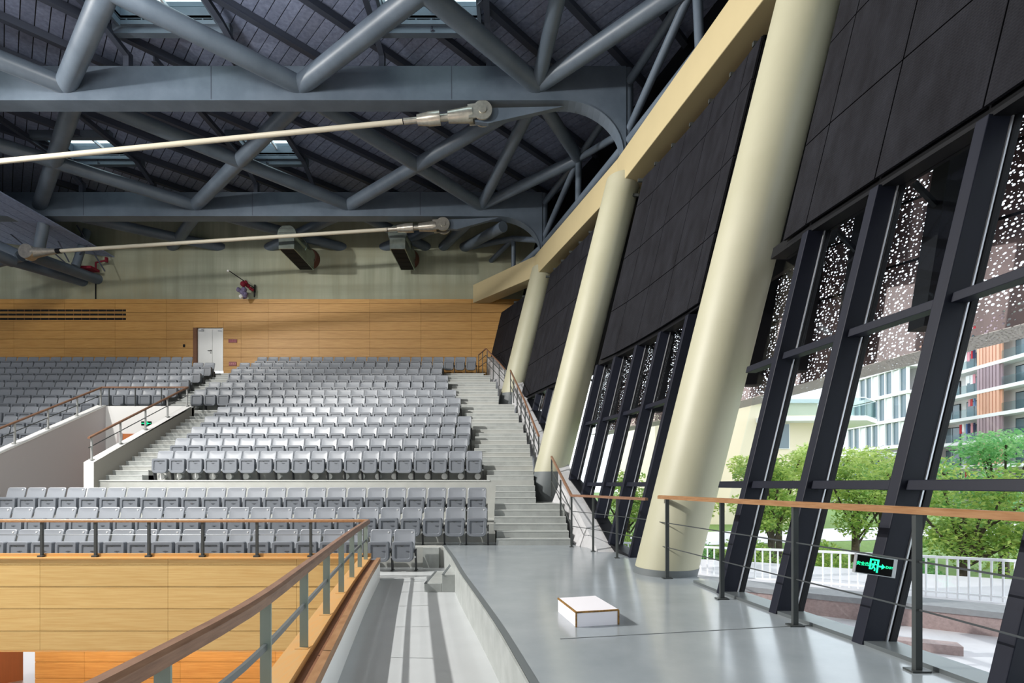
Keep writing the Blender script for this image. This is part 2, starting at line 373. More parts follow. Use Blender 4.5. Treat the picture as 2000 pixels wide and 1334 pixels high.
# left stairs: beside the vomitory wall, then between the blocks
sl=empty('staircase.001',(-11,14.4,1.5),'narrow pale stairs between the left and centre seat blocks up to the door','stairs')
for k in range(5,16):
    yf=row_front(k); zb=RZ[k-1]
    xa,xb=(-11.6,rowL[min(k-1,9)]-.06) if k<=9 else (-13.02,-11.9)
    if k==10: xa,xb=-11.6,-10.4
    for j in (1,2):
        y0=yf-.253*(3-j); z1=zb+.1457*j
        add_step(sl,xa,xb,y0,yf+.02,zb-.01,z1)
    s=MB(); s.box(xa,xb,yf-.012,yf+.035,RZ[k]-.03,RZ[k]+.004); s.build('nosing',m_nosing,sl)
# sloping sill wall between the stairs and the glazing
sw=MB(); yy=[10.55+.35*i for i in range(40)]; yy=[y for y in yy if y<24.3]
for a,b in zip(yy[:-1],yy[1:]):
    za,zb=sill(a),sill(b)
    if 13.4<a<16.1 or 20.2<a<22.4:
        sheared_=[(fac(y,sill(y),o),y,z) for z in (0,1) for (y,o) in ((a,-.1),(a,.25),(b,.25),(b,-.1))]
        sw.hexa([(x,y,-.3 if z==0 else sill(y)) for x,y,z in sheared_]); continue
    sw.hexa([(fac(a,0,-.32) if a<11.6 else SR(a),a,-.3),(fac(a,za,.25),a,-.3),(fac(b,zb,.25),b,-.3),(fac(b,0,-.32)if b<11.6 else SR(b),b,-.3),
             (fac(a,za,-.30),a,za),(fac(a,za,.25),a,za),(fac(b,zb,.25),b,zb),(fac(b,zb,-.30),b,zb)])
tag(sw.build('wall_sill',M('sill_concrete',srgb(188,188,190),.6,noise=.15,nscale=5)),'sloping pale concrete sill wall between the stairs and the glazing',kind='structure')

# two concrete steps up from the aisle
tb=empty('step_block',(-1.2,8.9,-.45),'two-step concrete block in the sunken aisle against the platform edge','steps')
s=MB(); s.box(-1.50,-1.2,8.75,9.95,-.45,-.30); bevel(s.build('lower_step',m_step,tb),.008)
s=MB(); s.box(-1.2,-.9,8.75,9.95,-.45,-.15); bevel(s.build('upper_step',m_step,tb),.008)
s=MB(); s.box(-1.50,-1.46,8.74,9.95,-.302,-.296); s.box(-1.2,-1.16,8.74,9.95,-.152,-.146); s.build('anti_slip_strip',m_plinth,tb)
gs=MB(); gs.box(-1.95,-1.6,11.2,11.29,-.44,.0); tag(gs.build('wall_end',m_step),'short concrete upstand at the end of the front row',kind='structure')

# ------------------------------------------------------------------ court parapets
P0=9.76
par=empty('wall_court',(-6,P0,-1.8),'pale maple panelled parapet facing the court below the front row',kind='structure')
b=MB(); b.box(-16,-2.75,P0+.05,P0+.1,-1.77,-.02); b.build('backing',m_gap,par)
zr=[-.015,-.145,-.565,-.985,-1.405,-1.775]
xj=[-16.3]+[W(78-251*k,0,P0).x for k in range(2,-1,-1)]+[W(328,0,P0).x,W(579,0,P0).x,-2.74]
for r in range(5):
    for c in range(len(xj)-1):
        q=MB(); q.box(xj[c]+.003,xj[c+1]-.003,P0,P0+.05,zr[r+1]+.006,zr[r]-.006); q.build('panel',m_wood_wall_lit,par)
q=MB(); q.box(-16.3,-2.72,P0-.03,P0+.1,-.03,-.004); q.box(-16.3,-2.72,P0+.1,P0+.14,-.45,.06);  q.build('cap_ledge',m_wood_trim,par)
q=MB(); q.box(-16.3,-2.74,P0-.01,P0+3.4,-1.8,-1.776); q.build('soffit',m_wood_trim,par)
# recessed lower wall under the tier
P1=13.05
lw=empty('wall_lower',(-6,P1,-3),'amber maple panelled wall recessed under the parapet',kind='structure')
x0=W(68,0,P1).x
xj=[x0]+[W(x,0,P1).x for x in (165,352,538,725,912)]; zz=[-1.8]+[W(0,y,P1).z for y in (1293,1325,1357,1389)]
b=MB(); b.box(x0,1,P1+.04,P1+.1,-5,-1.8); b.build('backing',m_gap,lw)
for r in range(len(zz)-1):
    for c in range(len(xj)-1):
        q=MB(); q.box(xj[c]+.003,xj[c+1]-.003,P1,P1+.04,zz[r+1]+.006,zz[r]-.006); q.build('panel',m_wood_wall,lw)
cf=MB(); cf.box(-46,0,-17,22,-4.6,-4.5); tag(cf.build('floor_court',M('court_floor',srgb(214,196,186),.3)),'pale court floor far below',kind='structure')
rp=MB(); q0=W(42,1306,15.4); rp.hexa([(q0.x-6,9.5,-4.5),(q0.x-5.9,9.5,-4.5),(q0.x+.05,15.4,-4.5),(q0.x-.05,15.4,-4.5),(q0.x-6,9.5,-1.8),(q0.x-5.9,9.5,-1.8),(q0.x+.05,15.4,-1.8),(q0.x-.05,15.4,-1.8)])
tag(rp.build('wall_passage',m_redwood),'red-brown panelled passage wall at the lower left',kind='structure')
rp=MB(); rp.box(q0.x-.1,x0+.3,16.2,16.3,-4.5,-1.8); tag(rp.build('wall_passage_end',m_white),'white end wall of the passage under the tier',kind='structure')
for i,(x,lb) in enumerate(((-13.4,'far left'),(-10.6,'second from left'),(-7.8,'third from left'),(-5.0,'rightmost'))):  # fill lamps added under the soffit to brighten the recessed wall
    t=empty('soffit_fill_lamp',(x,11.6,-1.82),'added round fill lamp in the soffit under the parapet, %s of four'%lb,'lamp','added soffit fill lamps')
    s=MB(); s.lathe((x,11.6,-1.84),(0,0,1),[(0,.08),(0,.1),(.035,.1)],16); s.build('trim_ring',m_whitemetal,t)
    l_=bpy.data.lights.new('soffit_fill_bulb','POINT'); l_.energy=60; l_.shadow_soft_size=.06; l_.color=(1,.86,.66)
    lo=bpy.data.objects.new('soffit_fill_bulb',l_); COL.objects.link(lo); lo.parent=t; lo.location=(0,0,-.12)
# curved guard beside the aisle: kerb pieces swept along the court edge
gy=[.8+.35*i for i in range(27)]; gy=[y for y in gy if y<9.75]+[9.8]
kb=empty('wall_kerb',(-2,5,-.45),'curved maple kerb with brown trough and white aisle face beside the court',kind='structure')
def swp(name,mat,sec,z=0):
    s=MB(); s.sweep([(Gx(y),y,z) for y in gy],sec); return s.build(name,mat,kb)
swp('ledge',m_wood_trim,[(-.14,-.09),(.06,-.09),(.06,0),(-.14,0)])
swp('court_face',m_wood_wall_lit,[(-.13,-1.78),(-.08,-1.78),(-.08,-.09),(-.13,-.09)])
swp('trough',m_brown,[(.05,-.3),(.17,-.3),(.17,-.06),(.05,-.06)])
swp('trim_strip',m_wood_rail_b,[(.165,-.1),(.235,-.1),(.235,-.015),(.165,-.015)])
swp('white_face',m_white,[(.16,-.47),(.225,-.47),(.225,-.1),(.16,-.1)])

# ------------------------------------------------------------------ rails
def wood_rail(pts,name,parent,mat,w=.07,h=.05):
    s=MB(); s.sweep(pts,[(-w/2,-h*.5),(w/2,-h*.5),(w/2,h*.25),(w*.3,h*.5),(-w*.3,h*.5),(-w/2,h*.25)]); return s.build(name,mat,parent)
# curved court rail beside the aisle
cr=empty('guard_rail',(-2,4,0),'curved timber handrail on flat steel posts between the court and the aisle','railing')
wood_rail([(Gx(y),y,.68) for y in gy],'handrail',cr,m_wood_rail,.085,.075)
s=MB(); s.sweep([(Gx(y),y,.36) for y in gy],[(-.012,-.02),(.012,-.02),(.012,.02),(-.012,.02)]); s.build('mid_bar',m_rail_bar,cr)
for y in (2.15,3.27,4.38,5.5,6.6,7.65,8.6,9.45):
    s=MB(); x=Gx(y); s.box(x-.035,x+.035,y-.006,y+.006,0,.65); pp=s.build('post',m_postg,cr)
    s=MB(); s.box(x-.06,x+.05,y-.05,y+.05,-.1,.004); s.build('base_block',m_wood_trim,pp)
# straight court rail in front of the front row
fr=empty('guard_rail.001',(-7,9.85,0),'straight timber handrail on thin black posts along the parapet top','railing')
YR=9.84
wood_rail([(-16,YR,.69),(-2.76,YR,.69)],'handrail',fr,m_wood_rail_b,.07,.055)
s=MB(); s.tube((-16,YR,.42),(-2.8,YR,.42),.007,6); s.build('wire',m_wire,fr)
for px in (-336,-231,-127,-22,82,187,291,396,502,607,712):
    x=W(px,0,YR).x; s=MB(); s.box(x-.022,x+.022,YR-.02,YR+.02,.0,.67); pp=s.build('post',m_post,fr)
    s=MB(); s.box(x-.05,x+.05,YR-.05,YR+.04,-.004,.03); s.build('base_plate',m_post,pp)
# window guard on the platform
wg=empty('guard_rail.002',(2.8,5,0),'timber-topped wire guard rail in front of the near windows','railing')
wp=[(7.75,2.26),(6.22,2.55),(5.05,2.79),(3.83,3.03),(2.7,3.16)]
wx=lambda Y:interp(sorted(wp),Y)
yl=[7.8-.2*i for i in range(28)]
wood_rail([(wx(y),y,1.20) for y in yl],'handrail',wg,m_wood_rail_b,.075,.055)
for z in (.82,.46):
    s=MB()
    for a,c in zip(yl[:-1],yl[1:]): s.tube((wx(a),a,z),(wx(c),c,z),.008,6)
    s.build('wire',m_wire,wg)
for y in (7.57,6.22,5.05,3.83,2.8):
    x=wx(y); s=MB(); s.box(x-.025,x+.025,y-.02,y+.02,0,1.18); pp=s.build('post',m_post,wg)
    s=MB(); s.box(x-.07,x+.07,y-.05,y+.05,0,.014); s.build('foot_plate',m_post,pp)
# rail from stairs to the first column
ar=empty('guard_rail.003',(1.6,11,0),'timber handrail descending the lower stairs and turning towards the nearest column','railing')
A=[(1.10,14.2,stairz(14.2)+.75),(1.32,11.35,1.14)]; B=[(1.32,11.35,1.14),(1.68,10.6,1.14),(1.98,9.65,1.14),(2.3,8.75,1.14)]
wood_rail(A,'handrail',ar,m_wood_rail,.06,.05); wood_rail(B,'handrail',ar,m_wood_rail,.06,.05)
for dz in (.35,.68):
    s=MB(); s.tube((A[0][0],A[0][1],A[0][2]-dz),(A[1][0],A[1][1],1.14-dz),.014,8); s.build('bar',m_post,ar)
    s=MB(); [s.tube(Vector(p)-Vector((0,0,dz)),Vector(q)-Vector((0,0,dz)),.008,6) for p,q in zip(B[:-1],B[1:])]; s.build('wire',m_wire,ar)
for (x,y,zt,zb) in ((1.10,14.2,A[0][2],stairz(14.2)-.35),(1.21,12.75,1.52,.5),(1.32,11.35,1.14,0),(1.68,10.6,1.14,0),(1.98,9.65,1.14,0)):
    s=MB(); s.box(x-.02,x+.02,y-.02,y+.02,zb,zt-.02); pp=s.build('post',m_post,ar)
    s=MB(); s.box(x-.045,x+.045,y-.045,y+.045,zb,zb+.012); s.build('foot_plate',m_post,pp)
# upper stair rails
def stair_rail(label,pts,nposts,drop=1.0,mat=None):
    t=empty('stair_rail',pts[0],label,'railing'); wood_rail(pts,'handrail',t,mat or m_wood_rail,.06,.05)
    for dz in (.3,.6):
        s=MB(); [s.tube(Vector(p)-Vector((0,0,dz)),Vector(q)-Vector((0,0,dz)),.014,8) for p,q in zip(pts[:-1],pts[1:])]; s.build('bar',m_post,t)
    L=[0]
    for p,q in zip(pts[:-1],pts[1:]): L.append(L[-1]+(Vector(q)-Vector(p)).length)
    for i in range(nposts):
        d=L[-1]*i/(nposts-1); k=0
        while k<len(pts)-2 and d>L[k+1]: k+=1
        f=(d-L[k])/(L[k+1]-L[k]); p=Vector(pts[k]).lerp(Vector(pts[k+1]),f)
        s=MB(); s.box(p.x-.018,p.x+.018,p.y-.018,p.y+.018,p.z-drop,p.z-.02); s.build('post',m_post,t)
    return t
stair_rail('timber handrail with steel bars on the upper stairs between the second and third columns',[(-.06,20.3,5.9),(.42,17.4,4.25),(.78,14.95,2.8)],8,.98)
stair_rail('timber handrail on the top landing beside the farthest column',[(-1.56,24.0,7.45),(-1.17,22.9,7.45),(-.55,21.9,6.6),(-.3,21.4,6.2)],6,1.0)

# vomitory (entrance cut into the upper tier)
vm=empty('wall_vomitory',(-13,16,.45),'white-edged entrance well cut into the left of the upper tier',kind='structure')
ztop=lambda Y:2.05+(Y-14.3)*.51
Y0,Y1=14.2,18.55
s=MB(); s.add([(-11.88,Y0,.4),(-11.6,Y0,.4),(-11.6,Y1,.4),(-11.88,Y1,.4),(-11.88,Y0,ztop(Y0)),(-11.6,Y0,ztop(Y0)),(-11.6,Y1,ztop(Y1)),(-11.88,Y1,ztop(Y1))],[(4,5,6,7),(0,1,5,4)])
s.build('wall_cap',m_white,vm,recalc=False)
s=MB(); s.add([(-11.6,Y0,.4),(-11.6,Y1+.15,.4),(-11.6,Y1+.15,ztop(Y1)),(-11.6,Y0,ztop(Y0))],[(0,1,2,3)]); s.add([(-11.88,Y0,.4),(-11.88,Y1,.4),(-11.88,Y1,ztop(Y1)),(-11.88,Y0,ztop(Y0))],[(3,2,1,0)]); s.build('wall_side',m_warmgrey,vm,recalc=False)
s=MB(); s.hexa([(-15.0,13.0,.4),(-14.72,13.0,.4),(-14.72,Y1,.4),(-15.0,Y1,.4),(-15.0,13.0,ztop(13.0)),(-14.72,13.0,ztop(13.0)),(-14.72,Y1,ztop(Y1)),(-15.0,Y1,ztop(Y1))]); s.build('left_wall',m_lav,vm)
s=MB(); s.hexa([(-15.02,13.0,ztop(13.0)),(-14.70,13.0,ztop(13.0)),(-14.70,Y1,ztop(Y1)),(-15.02,Y1,ztop(Y1)),(-15.02,13.0,ztop(13.0)+.04),(-14.70,13.0,ztop(13.0)+.04),(-14.70,Y1,ztop(Y1)+.04),(-15.02,Y1,ztop(Y1)+.04)]); s.build('left_wall_cap',m_white,vm)
s=MB(); s.box(-14.72,-11.6,Y1,Y1+.12,.4,ztop(Y1)); s.build('back_wall',m_white,vm)
s=MB(); s.box(-14.72,-11.88,12.4,Y1,.3,.44); s.build('well_floor',m_terrace,vm)
q0=W(228,847,18.5); q1=W(262,872,18.5)
s=MB(); s.box(q0.x,q1.x+.4,Y1-.03,Y1,.44,q0.z); d=s.build('doorway',m_redwood,vm)
s=MB(); s.box(q0.x,q0.x+.2,Y1-.05,Y1-.03,.44,q0.z+.02); s.build('door_jamb',m_lav,d)
vr=empty('guard_rail.004',(-13,16,2),'timber handrail on pale posts around the entrance well on the left','railing')
hz=.68
pr=[(-11.74,Y0,ztop(Y0)+hz),(-11.74,Y1,ztop(Y1)+hz)]; pl=[(-14.86,13.0,ztop(13.0)+hz),(-14.86,Y1,ztop(Y1)+hz)]; pb=[(-14.86,Y1,ztop(Y1)+hz),(-11.74,Y1,ztop(Y1)+hz)]
for pp_ in (pr,pl,pb): wood_rail(pp_,'handrail',vr,m_wood_rail,.07,.055)
for pp_ in (pr,pl):
    s=MB(); s.tube(Vector(pp_[0])-Vector((0,0,.28)),Vector(pp_[1])-Vector((0,0,.28)),.014,8); s.build('bar',m_post,vr)
for x,ylist in ((-11.74,(14.3,15.35,16.4,17.45,18.5)),(-14.86,(13.1,14.2,15.3,16.4,17.5,18.5))):
    for y in ylist:
        s=MB(); s.box(x-.02,x+.02,y-.02,y+.02,ztop(y),ztop(y)+hz-.02); pp=s.build('post',m_postl,vr)
        s=MB(); s.box(x-.05,x+.05,y-.05,y+.05,ztop(y)+.02,ztop(y)+.05); s.build('foot_plate',m_postl,pp)
for x in (-14.6,-13.65,-12.7): s=MB(); s.box(x-.015,x+.015,Y1-.015,Y1+.015,ztop(Y1),ztop(Y1)+hz-.02); s.build('post',m_post,vr)

# ------------------------------------------------------------------ back wall
BW=24.5
ZT=W(0,584,BW).z
wb=empty('wall_back',(-10,BW,8),'back wall: board-marked concrete above maple panelling',kind='structure')
s=MB(); s.box(-27,2.5,BW+.02,BW+.4,ZT,16); s.build('concrete_face',m_concrete,wb)
DX0,DX1,DZ=W(377,0,BW).x,W(436,0,BW).x,W(0,640,BW).z
s=MB(); s.box(-27,DX0,BW+.05,BW+.4,5,ZT); s.box(DX1,2.5,BW+.05,BW+.4,5,ZT); s.box(DX0,DX1,BW+.05,BW+.4,DZ,ZT); s.build('backing',m_gap,wb)
yj=[584,593,610.3,627.7,645,662,680,697.5,715,735]
xjp=[-172,-72,27,126,225,324.5,424.5,523.5,623,722,822,921,1021]
DX0,DX1,DZ=W(377,0,BW).x,W(436,0,BW).x,W(0,640,BW).z
SLX=W(246,0,BW).x
def wpanel(x0,x1,z0,z1):
    if x1-x0<.02 or z1-z0<.02: return
    q=MB(); q.box(x0+.004,x1-.004,BW,BW+.05,z0+.007,z1-.007); q.build('panel',m_wood_wall,wb)
for r in range(len(yj)-1):
    z1=W(0,yj[r],BW).z; z0=W(0,yj[r+1],BW).z
    for c in range(len(xjp)-1):
        a=W(xjp[c],0,BW).x; b=W(xjp[c+1],0,BW).x
        if b<-26: continue
        if a<DX1 and b>DX0 and z0<DZ:
            if z1>DZ: wpanel(max(a,DX0),min(b,DX1),DZ,z1)
            if a<DX0: wpanel(a,DX0,z0,z1)
            if b>DX1:
                sp=W(471,0,BW).x
                if a<DX1<sp and b<=sp: wpanel(max(a,DX1),b,z0,z1)
                else: wpanel(max(a,DX1),sp,z0,z1); wpanel(sp,b,z0,z1)
        elif a<W(471,0,BW).x<b and z0<DZ:
            wpanel(a,W(471,0,BW).x,z0,z1); wpanel(W(471,0,BW).x,b,z0,z1)
        else: wpanel(a,b,z0,z1)
for y0,y1 in ((604.5,608.5),(612.5,616.5),(621,625)):
    q=MB(); q.box(-26,SLX,BW-.012,BW+.01,W(0,y1,BW).z,W(0,y0,BW).z); sv=q.build('vent_slot',m_dark,wb)
    q=MB()
    for px in range(0,246,16): x=W(px,0,BW).x; q.box(x-.015,x+.015,BW-.014,BW-.008,W(0,y1,BW).z,W(0,y0,BW).z)
    q.build('slot_bracket',m_brown,sv)
q=MB(); x=W(187,0,BW).x; q.box(x-.02,x+.02,BW-.02,BW+.02,ZT,W(0,535,BW).z); q.build('wall_seam',m_blackd,wb)
# door
dr=empty('door_1',((DX0+DX1)/2,BW,W(0,724,BW).z),'white unequal double door at the head of the left stairs',kind='structure')
q=MB(); q.box(DX0,DX0+.17,BW-.0,BW+.3,5.2,DZ); q.build('reveal',m_brown,dr)
dx0=DX0+.17; zb=W(0,724,BW).z; mid=W(413.5,0,BW).x
q=MB(); q.box(dx0,dx0+.04,BW+.1,BW+.2,zb,DZ-.02); q.box(DX1-.05,DX1,BW-.02,BW+.2,zb,DZ-.02); q.box(dx0,DX1,BW+.1,BW+.2,DZ-.06,DZ-.0); q.build('door_frame',m_door,dr)
q=MB(); q.box(dx0+.04,mid-.008,BW+.06,BW+.12,zb,DZ-.06); lf=q.build('door_leaf',m_door,dr)
q2=MB(); q2.box(mid-.2,mid-.05,BW+.0,BW+.03,zb+.95,zb+.98); q2.box(mid-.07,mid-.04,BW+.01,BW+.06,zb+.94,zb+1.0); q2.box(mid-.09,mid-.05,BW+.03,BW+.06,zb+.84,zb+.88); q2.build('handle',m_post,lf)
q2=MB(); q2.box(dx0+.08,dx0+.32,BW+.0,BW+.06,DZ-.16,DZ-.11); q2.beam((dx0+.2,BW+.01,DZ-.1),(dx0+.42,BW-.1,DZ-.1),.02,.02); q2.build('door_closer',m_bead,lf)
q=MB(); q.box(mid+.008,DX1-.05,BW+.06,BW+.12,zb,DZ-.06); lf=q.build('door_leaf',m_door,dr)
q2=MB(); q2.box(DX1-.26,DX1-.06,BW+.0,BW+.06,DZ-.16,DZ-.11); q2.build('door_closer',m_bead,lf)
q=MB(); q.box(dx0+.04,DX1-.05,BW+.115,BW+.15,zb,DZ-.06); q.build('door_stop',m_dark,dr)
def plate_sign(px0,px1,py0,py1,label,marks,mm):
    a=W(px0,py1,BW-.03); b=W(px1,py0,BW-.03); t=empty('wall_sign',((a.x+b.x)/2,BW-.02,a.z),label,'sign')
    q=MB(); q.box(a.x,b.x,BW-.03,BW-.004,a.z,b.z); q.build('plate',m_red,t)
    for i in range(marks):
        x=a.x+(b.x-a.x)*(i+.5)/marks; w=(b.x-a.x)/marks*.33; z=(a.z+b.z)/2; h=(b.z-a.z)*.22
        q=MB(); q.box(x-w,x+w,BW-.034,BW-.03,z+h*.6,z+h); q.box(x-w,x+w,BW-.034,BW-.03,z-h,z-h*.6); q.box(x-w*.25,x+w*.25,BW-.034,BW-.03,z-h,z+h); q.box(x-w,x+w,BW-.034,BW-.03,z-.15*h,z+.2*h)
        q.build('sign_character',mm,t)
plate_sign(446,462.5,662.5,669,'dark red plate sign on the maple wall right of the door, upper one',4,m_redmark2)
plate_sign(447,461.5,706.5,714.5,'red plate sign with pale characters low on the wall right of the door',4,m_redmark)
q=MB(); a=W(358,678,BW); q.box(a.x,a.x+.09,BW-.03,BW,a.z,a.z+.13); tag(q.build('wall_switch',m_blackd),'small black switch box on the maple wall left of the door','switch')

# far right corner piece where the facade meets the back wall is closed by mesh panels below
# ducts on the back wall
for i,(cx,cz,lb) in enumerate(((-9.68,W(0,457,22).z,'galvanised round duct with grille box on the back wall, left one'),(-4.93,W(0,457,22).z,'galvanised round duct with grille box on the back wall, right one'))):
    t=empty('air_duct',(cx,BW,cz),lb,'duct')
    s=MB(); s.lathe((cx,22.0,cz),(0,1,0),[(0,.02),(0,.40),(1.1,.40),(1.1,.425),(1.16,.425),(1.16,.40),(2.3,.40)],28); s.build('duct_tube',m_vent,t)
    s=MB(); s.lathe((cx,24.2,cz),(0,1,0),[(0,.44),(.25,.50),(.3,.5)],28); s.build('wall_collar',m_rust,t)
    s=MB()
    for dz in (-.18,.05,.24): s.box(cx-.33,cx+.33,21.985,22.0,cz+dz-.008,cz+dz+.008)
    s.build('end_seam',m_post,t)
    s=MB(); s.box(cx-.3,cx+.36,21.9,24.1,cz-.68,cz-.2); bx=s.build('grille_box',m_vent,t)
    for k in range(5):
        s=MB(); s.box(cx-.26,cx+.32,21.96+.42*k,22.34+.42*k,cz-.695,cz-.675); s.build('grille',m_dark,bx)
# flag pole bracket above the maple wall
t=empty('flag_pole',W(497,560,BW),'slanted pole with bunched red and navy flag on the concrete wall','flag')
p0=W(496,562,BW-.1); p1=W(446,530,BW-1.0)
s=MB(); s.tube(p0,W(444.5,527,BW-.9),.022,8); s.build('pole',m_blackd,t)
s=MB(); s.lathe(W(445.5,529,BW-.95)-Vector((0,.0,.05)),(0,0,1),[(0,.02),(.02,.05),(.08,.05),(.1,.02)],12); s.build('pole_tip',m_white,t)
s=MB(); s.beam(W(497,580,BW-.12),W(498,556,BW-.06),.05,.05); s.beam(W(497,562,BW-.08),W(498,562,BW),.05,.08); s.build('bracket',m_blackd,t)
def blob(parent,name,mat,pts,n=10):
    s=MB()
    for (px,py,d,r) in pts:
        c=W(px,py,BW-d); s.lathe(c-Vector((0,0,r)),(random.uniform(-.3,.3),random.uniform(-.2,.2),1),[(0,r*.2),(r*.5,r*.8),(r,r),(r*1.6,r*.7),(r*2,r*.15)],n)
    return s.build(name,mat,parent)
blob(t,'red_cloth',m_flagred,[(476,555,.5,.14),(480,552,.45,.1),(484,558,.35,.1),(490,563,.25,.09),(494,566,.2,.08)])
blob(t,'navy_cloth',m_flagblue,[(468,566,.5,.12),(474,570,.45,.15),(478,566,.45,.14),(476,578,.4,.14),(479,574,.4,.12)])
blob(t,'white_weight',m_white,[(470,579,.5,.1)])

# ------------------------------------------------------------------ seats
def rrect(w,z0,z1,rt,rb,n=4):
    pts=[]
    for (cx,cz,r,a0) in ((w/2-rb,z0+rb,rb,-90),(w/2-rt,z1-rt,rt,0),(-w/2+rt,z1-rt,rt,90),(-w/2+rb,z0+rb,rb,180)):
        for i in range(n+1):
            a=math.radians(a0+90*i/n); pts.append((cx+r*math.cos(a),cz+r*math.sin(a)))
    return pts
def ringmesh(rings):   # list of (pts(x,z), y(x,z))
    s=MB(); s.smooth=False; n=len(rings[0][0]); vs=[]
    for pts,yf in rings: vs+=[(x,yf(x,z),z) for x,z in pts]
    fs=[]
    for k in range(len(rings)-1):
        for i in range(n): j=(i+1)%n; fs.append((k*n+i,k*n+j,(k+1)*n+j,(k+1)*n+i))
    fs.append(tuple(range(n))); fs.append(tuple((len(rings)-1)*n+i for i in reversed(range(n))))
    return s.add(vs,fs)
def seat_parts(n=4):
    # back: reclined dished shell; the first ring is the rear, the last the dished centre
    rec=lambda z:.02+(z-.4)*.26
    o=rrect(.455,.36,.86,.05,.04,n); i1=rrect(.43,.375,.848,.045,.035,n); i2=rrect(.385,.40,.82,.035,.03,n); i3=rrect(.2,.48,.76,.03,.03,n)
    back=ringmesh([(o,lambda x,z:rec(z)+.03),(o,lambda x,z:rec(z)+.008),(i1,lambda x,z:rec(z)),(i2,lambda x,z:rec(z)+.006),(i3,lambda x,z:rec(z)+.013)])
    # tipped-up pan: raised rim and sunk panel, with a rounded lower edge
    f=lambda z:-.16+(z-.2)*.04
    a=rrect(.40,.23,.60,.03,.09,n); b_=rrect(.44,.205,.625,.05,.10,n); c=rrect(.425,.215,.615,.045,.095,n); d=rrect(.32,.265,.565,.012,.05,n); e=rrect(.30,.275,.553,.012,.045,n)
    pan=ringmesh([(a,lambda x,z:-.01),(b_,lambda x,z:-.045),(b_,lambda x,z:f(z)+.02),(c,lambda x,z:f(z)),(d,lambda x,z:f(z)),(e,lambda x,z:f(z)+.022)])
    return back,pan
bk,pn=seat_parts(4)
BACK=bk.build('backrest',m_seat); PAN=pn.build('seat_pan',m_seatp)
for o_ in (BACK,PAN):
    for p in o_.data.polygons: p.use_smooth=True
    o_.data.set_sharp_from_angle(angle=math.radians(32))
s=MB(); s.box(-.05,.05,-.182,-.176,.542,.550); s.box(-.02,.02,-.182,-.172,.528,.545); LATCH=s.build('finger_grip',m_post)
s=MB(); s.hexa([(-.014,.02,0),(.014,.02,0),(.014,.12,0),(-.014,.12,0),(-.014,-.06,.42),(.014,-.06,.42),(.014,.06,.46),(-.014,.06,.46)]); s.box(-.02,.02,-.05,.17,0,.012)
LEG=s.build('leg',m_leg)
s=MB(); s.lathe((0,-.1,.30),(0,1,0),[(0,.022),(.02,.022)],10); BOLT=s.build('hinge_bolt',m_disc)
s=MB(); s.lathe((.15,.02+(.80-.4)*.26-.003,.80),(0,1,0),[(0,.018),(.02,.018)],10); DISC=s.build('number_disc',m_disc)
ORD='first second third fourth fifth sixth seventh eighth ninth tenth eleventh twelfth thirteenth fourteenth fifteenth sixteenth seventeenth eighteenth nineteenth twentieth twenty-first twenty-second twenty-third twenty-fourth twenty-fifth twenty-sixth twenty-seventh twenty-eighth'.split()
seats=[]
def row(k,xr,n,where,group):
    for i in range(n):
        seats.append((RY[k],xr-.25-.5*i,RZ[k],k,i,n,where,group))
G1='grey flip-up seats of the lower tier'; G2='grey flip-up seats of the centre block'; G3='grey flip-up seats of the left block'
row(1,-2.03,19,'front row of the lower tier',G1); row(2,-.55,24,'second row of the lower tier',G1); row(3,-.62,24,'third row of the lower tier',G1)
for k in range(4,16):
    nn=round((rowR[k]-rowL[k])/.5); row(k,rowR[k],nn,ORD[k-4]+' row of the centre block',G2)
for k in range(4,16):
    xr=-15.1 if k<10 else (-13.05 if k<15 else -14.5)
    nn=int(math.floor((xr+RY[k]+.45)/.5))
    if nn>0: row(k,xr,nn,ORD[k-4]+' row of the left block',G3)
seats.sort(key=lambda s_:(s_[0],abs(s_[1])))
first=True
for idx,(Y,x,z,k,i,n,where,grp) in enumerate(seats[:300]):
    t=empty('folding_seat',(x,Y,z),'grey flip-up plastic seat, %s from the right end, %s'%(ORD[i],where),'seat',grp)
    for src in (BACK,PAN):
        if first: src.parent=t
        else: child(src,t)
    pan=[c for c in t.children if c.name.startswith('seat_pan')][0]
    if first: LATCH.parent=pan
    elif k<=4: child(LATCH,pan)
    if first: LEG.parent=t; LEG.location=(.25,0,0)
    else: child(LEG,t,(.25,0,0))
    if i==n-1: child(LEG,t,(-.25,0,0))
    if k<=4:
        if first: BOLT.parent=t; BOLT.location=(.25,0,0)
        else: child(BOLT,t,(.25,0,0))
    if k<=3:
        if first: DISC.parent=t
        else: child(DISC,t)
    first=False
# the remaining, farthest seats as one object
rest=MB(); bk2,pn2=seat_parts(2)
for (Y,x,z,k,i,n,where,grp) in seats[300:]:
    for src,mi in ((bk2,0),(pn2,1)):
        rest.cm=mi; rest.add([(a+x,b+Y,c+z) for a,b,c in src.v],src.f)
    rest.cm=2; rest.box(x+.236,x+.264,Y-.03,Y+.1,z,z+.45)
    if i==n-1: rest.box(x-.264,x-.236,Y-.03,Y+.1,z,z+.45)
if seats[300:]: tag(rest.build('far_seats',[m_seat,m_seatp,m_leg]),'farthest rows of grey flip-up seats below the maple wall','seats',kind='stuff')
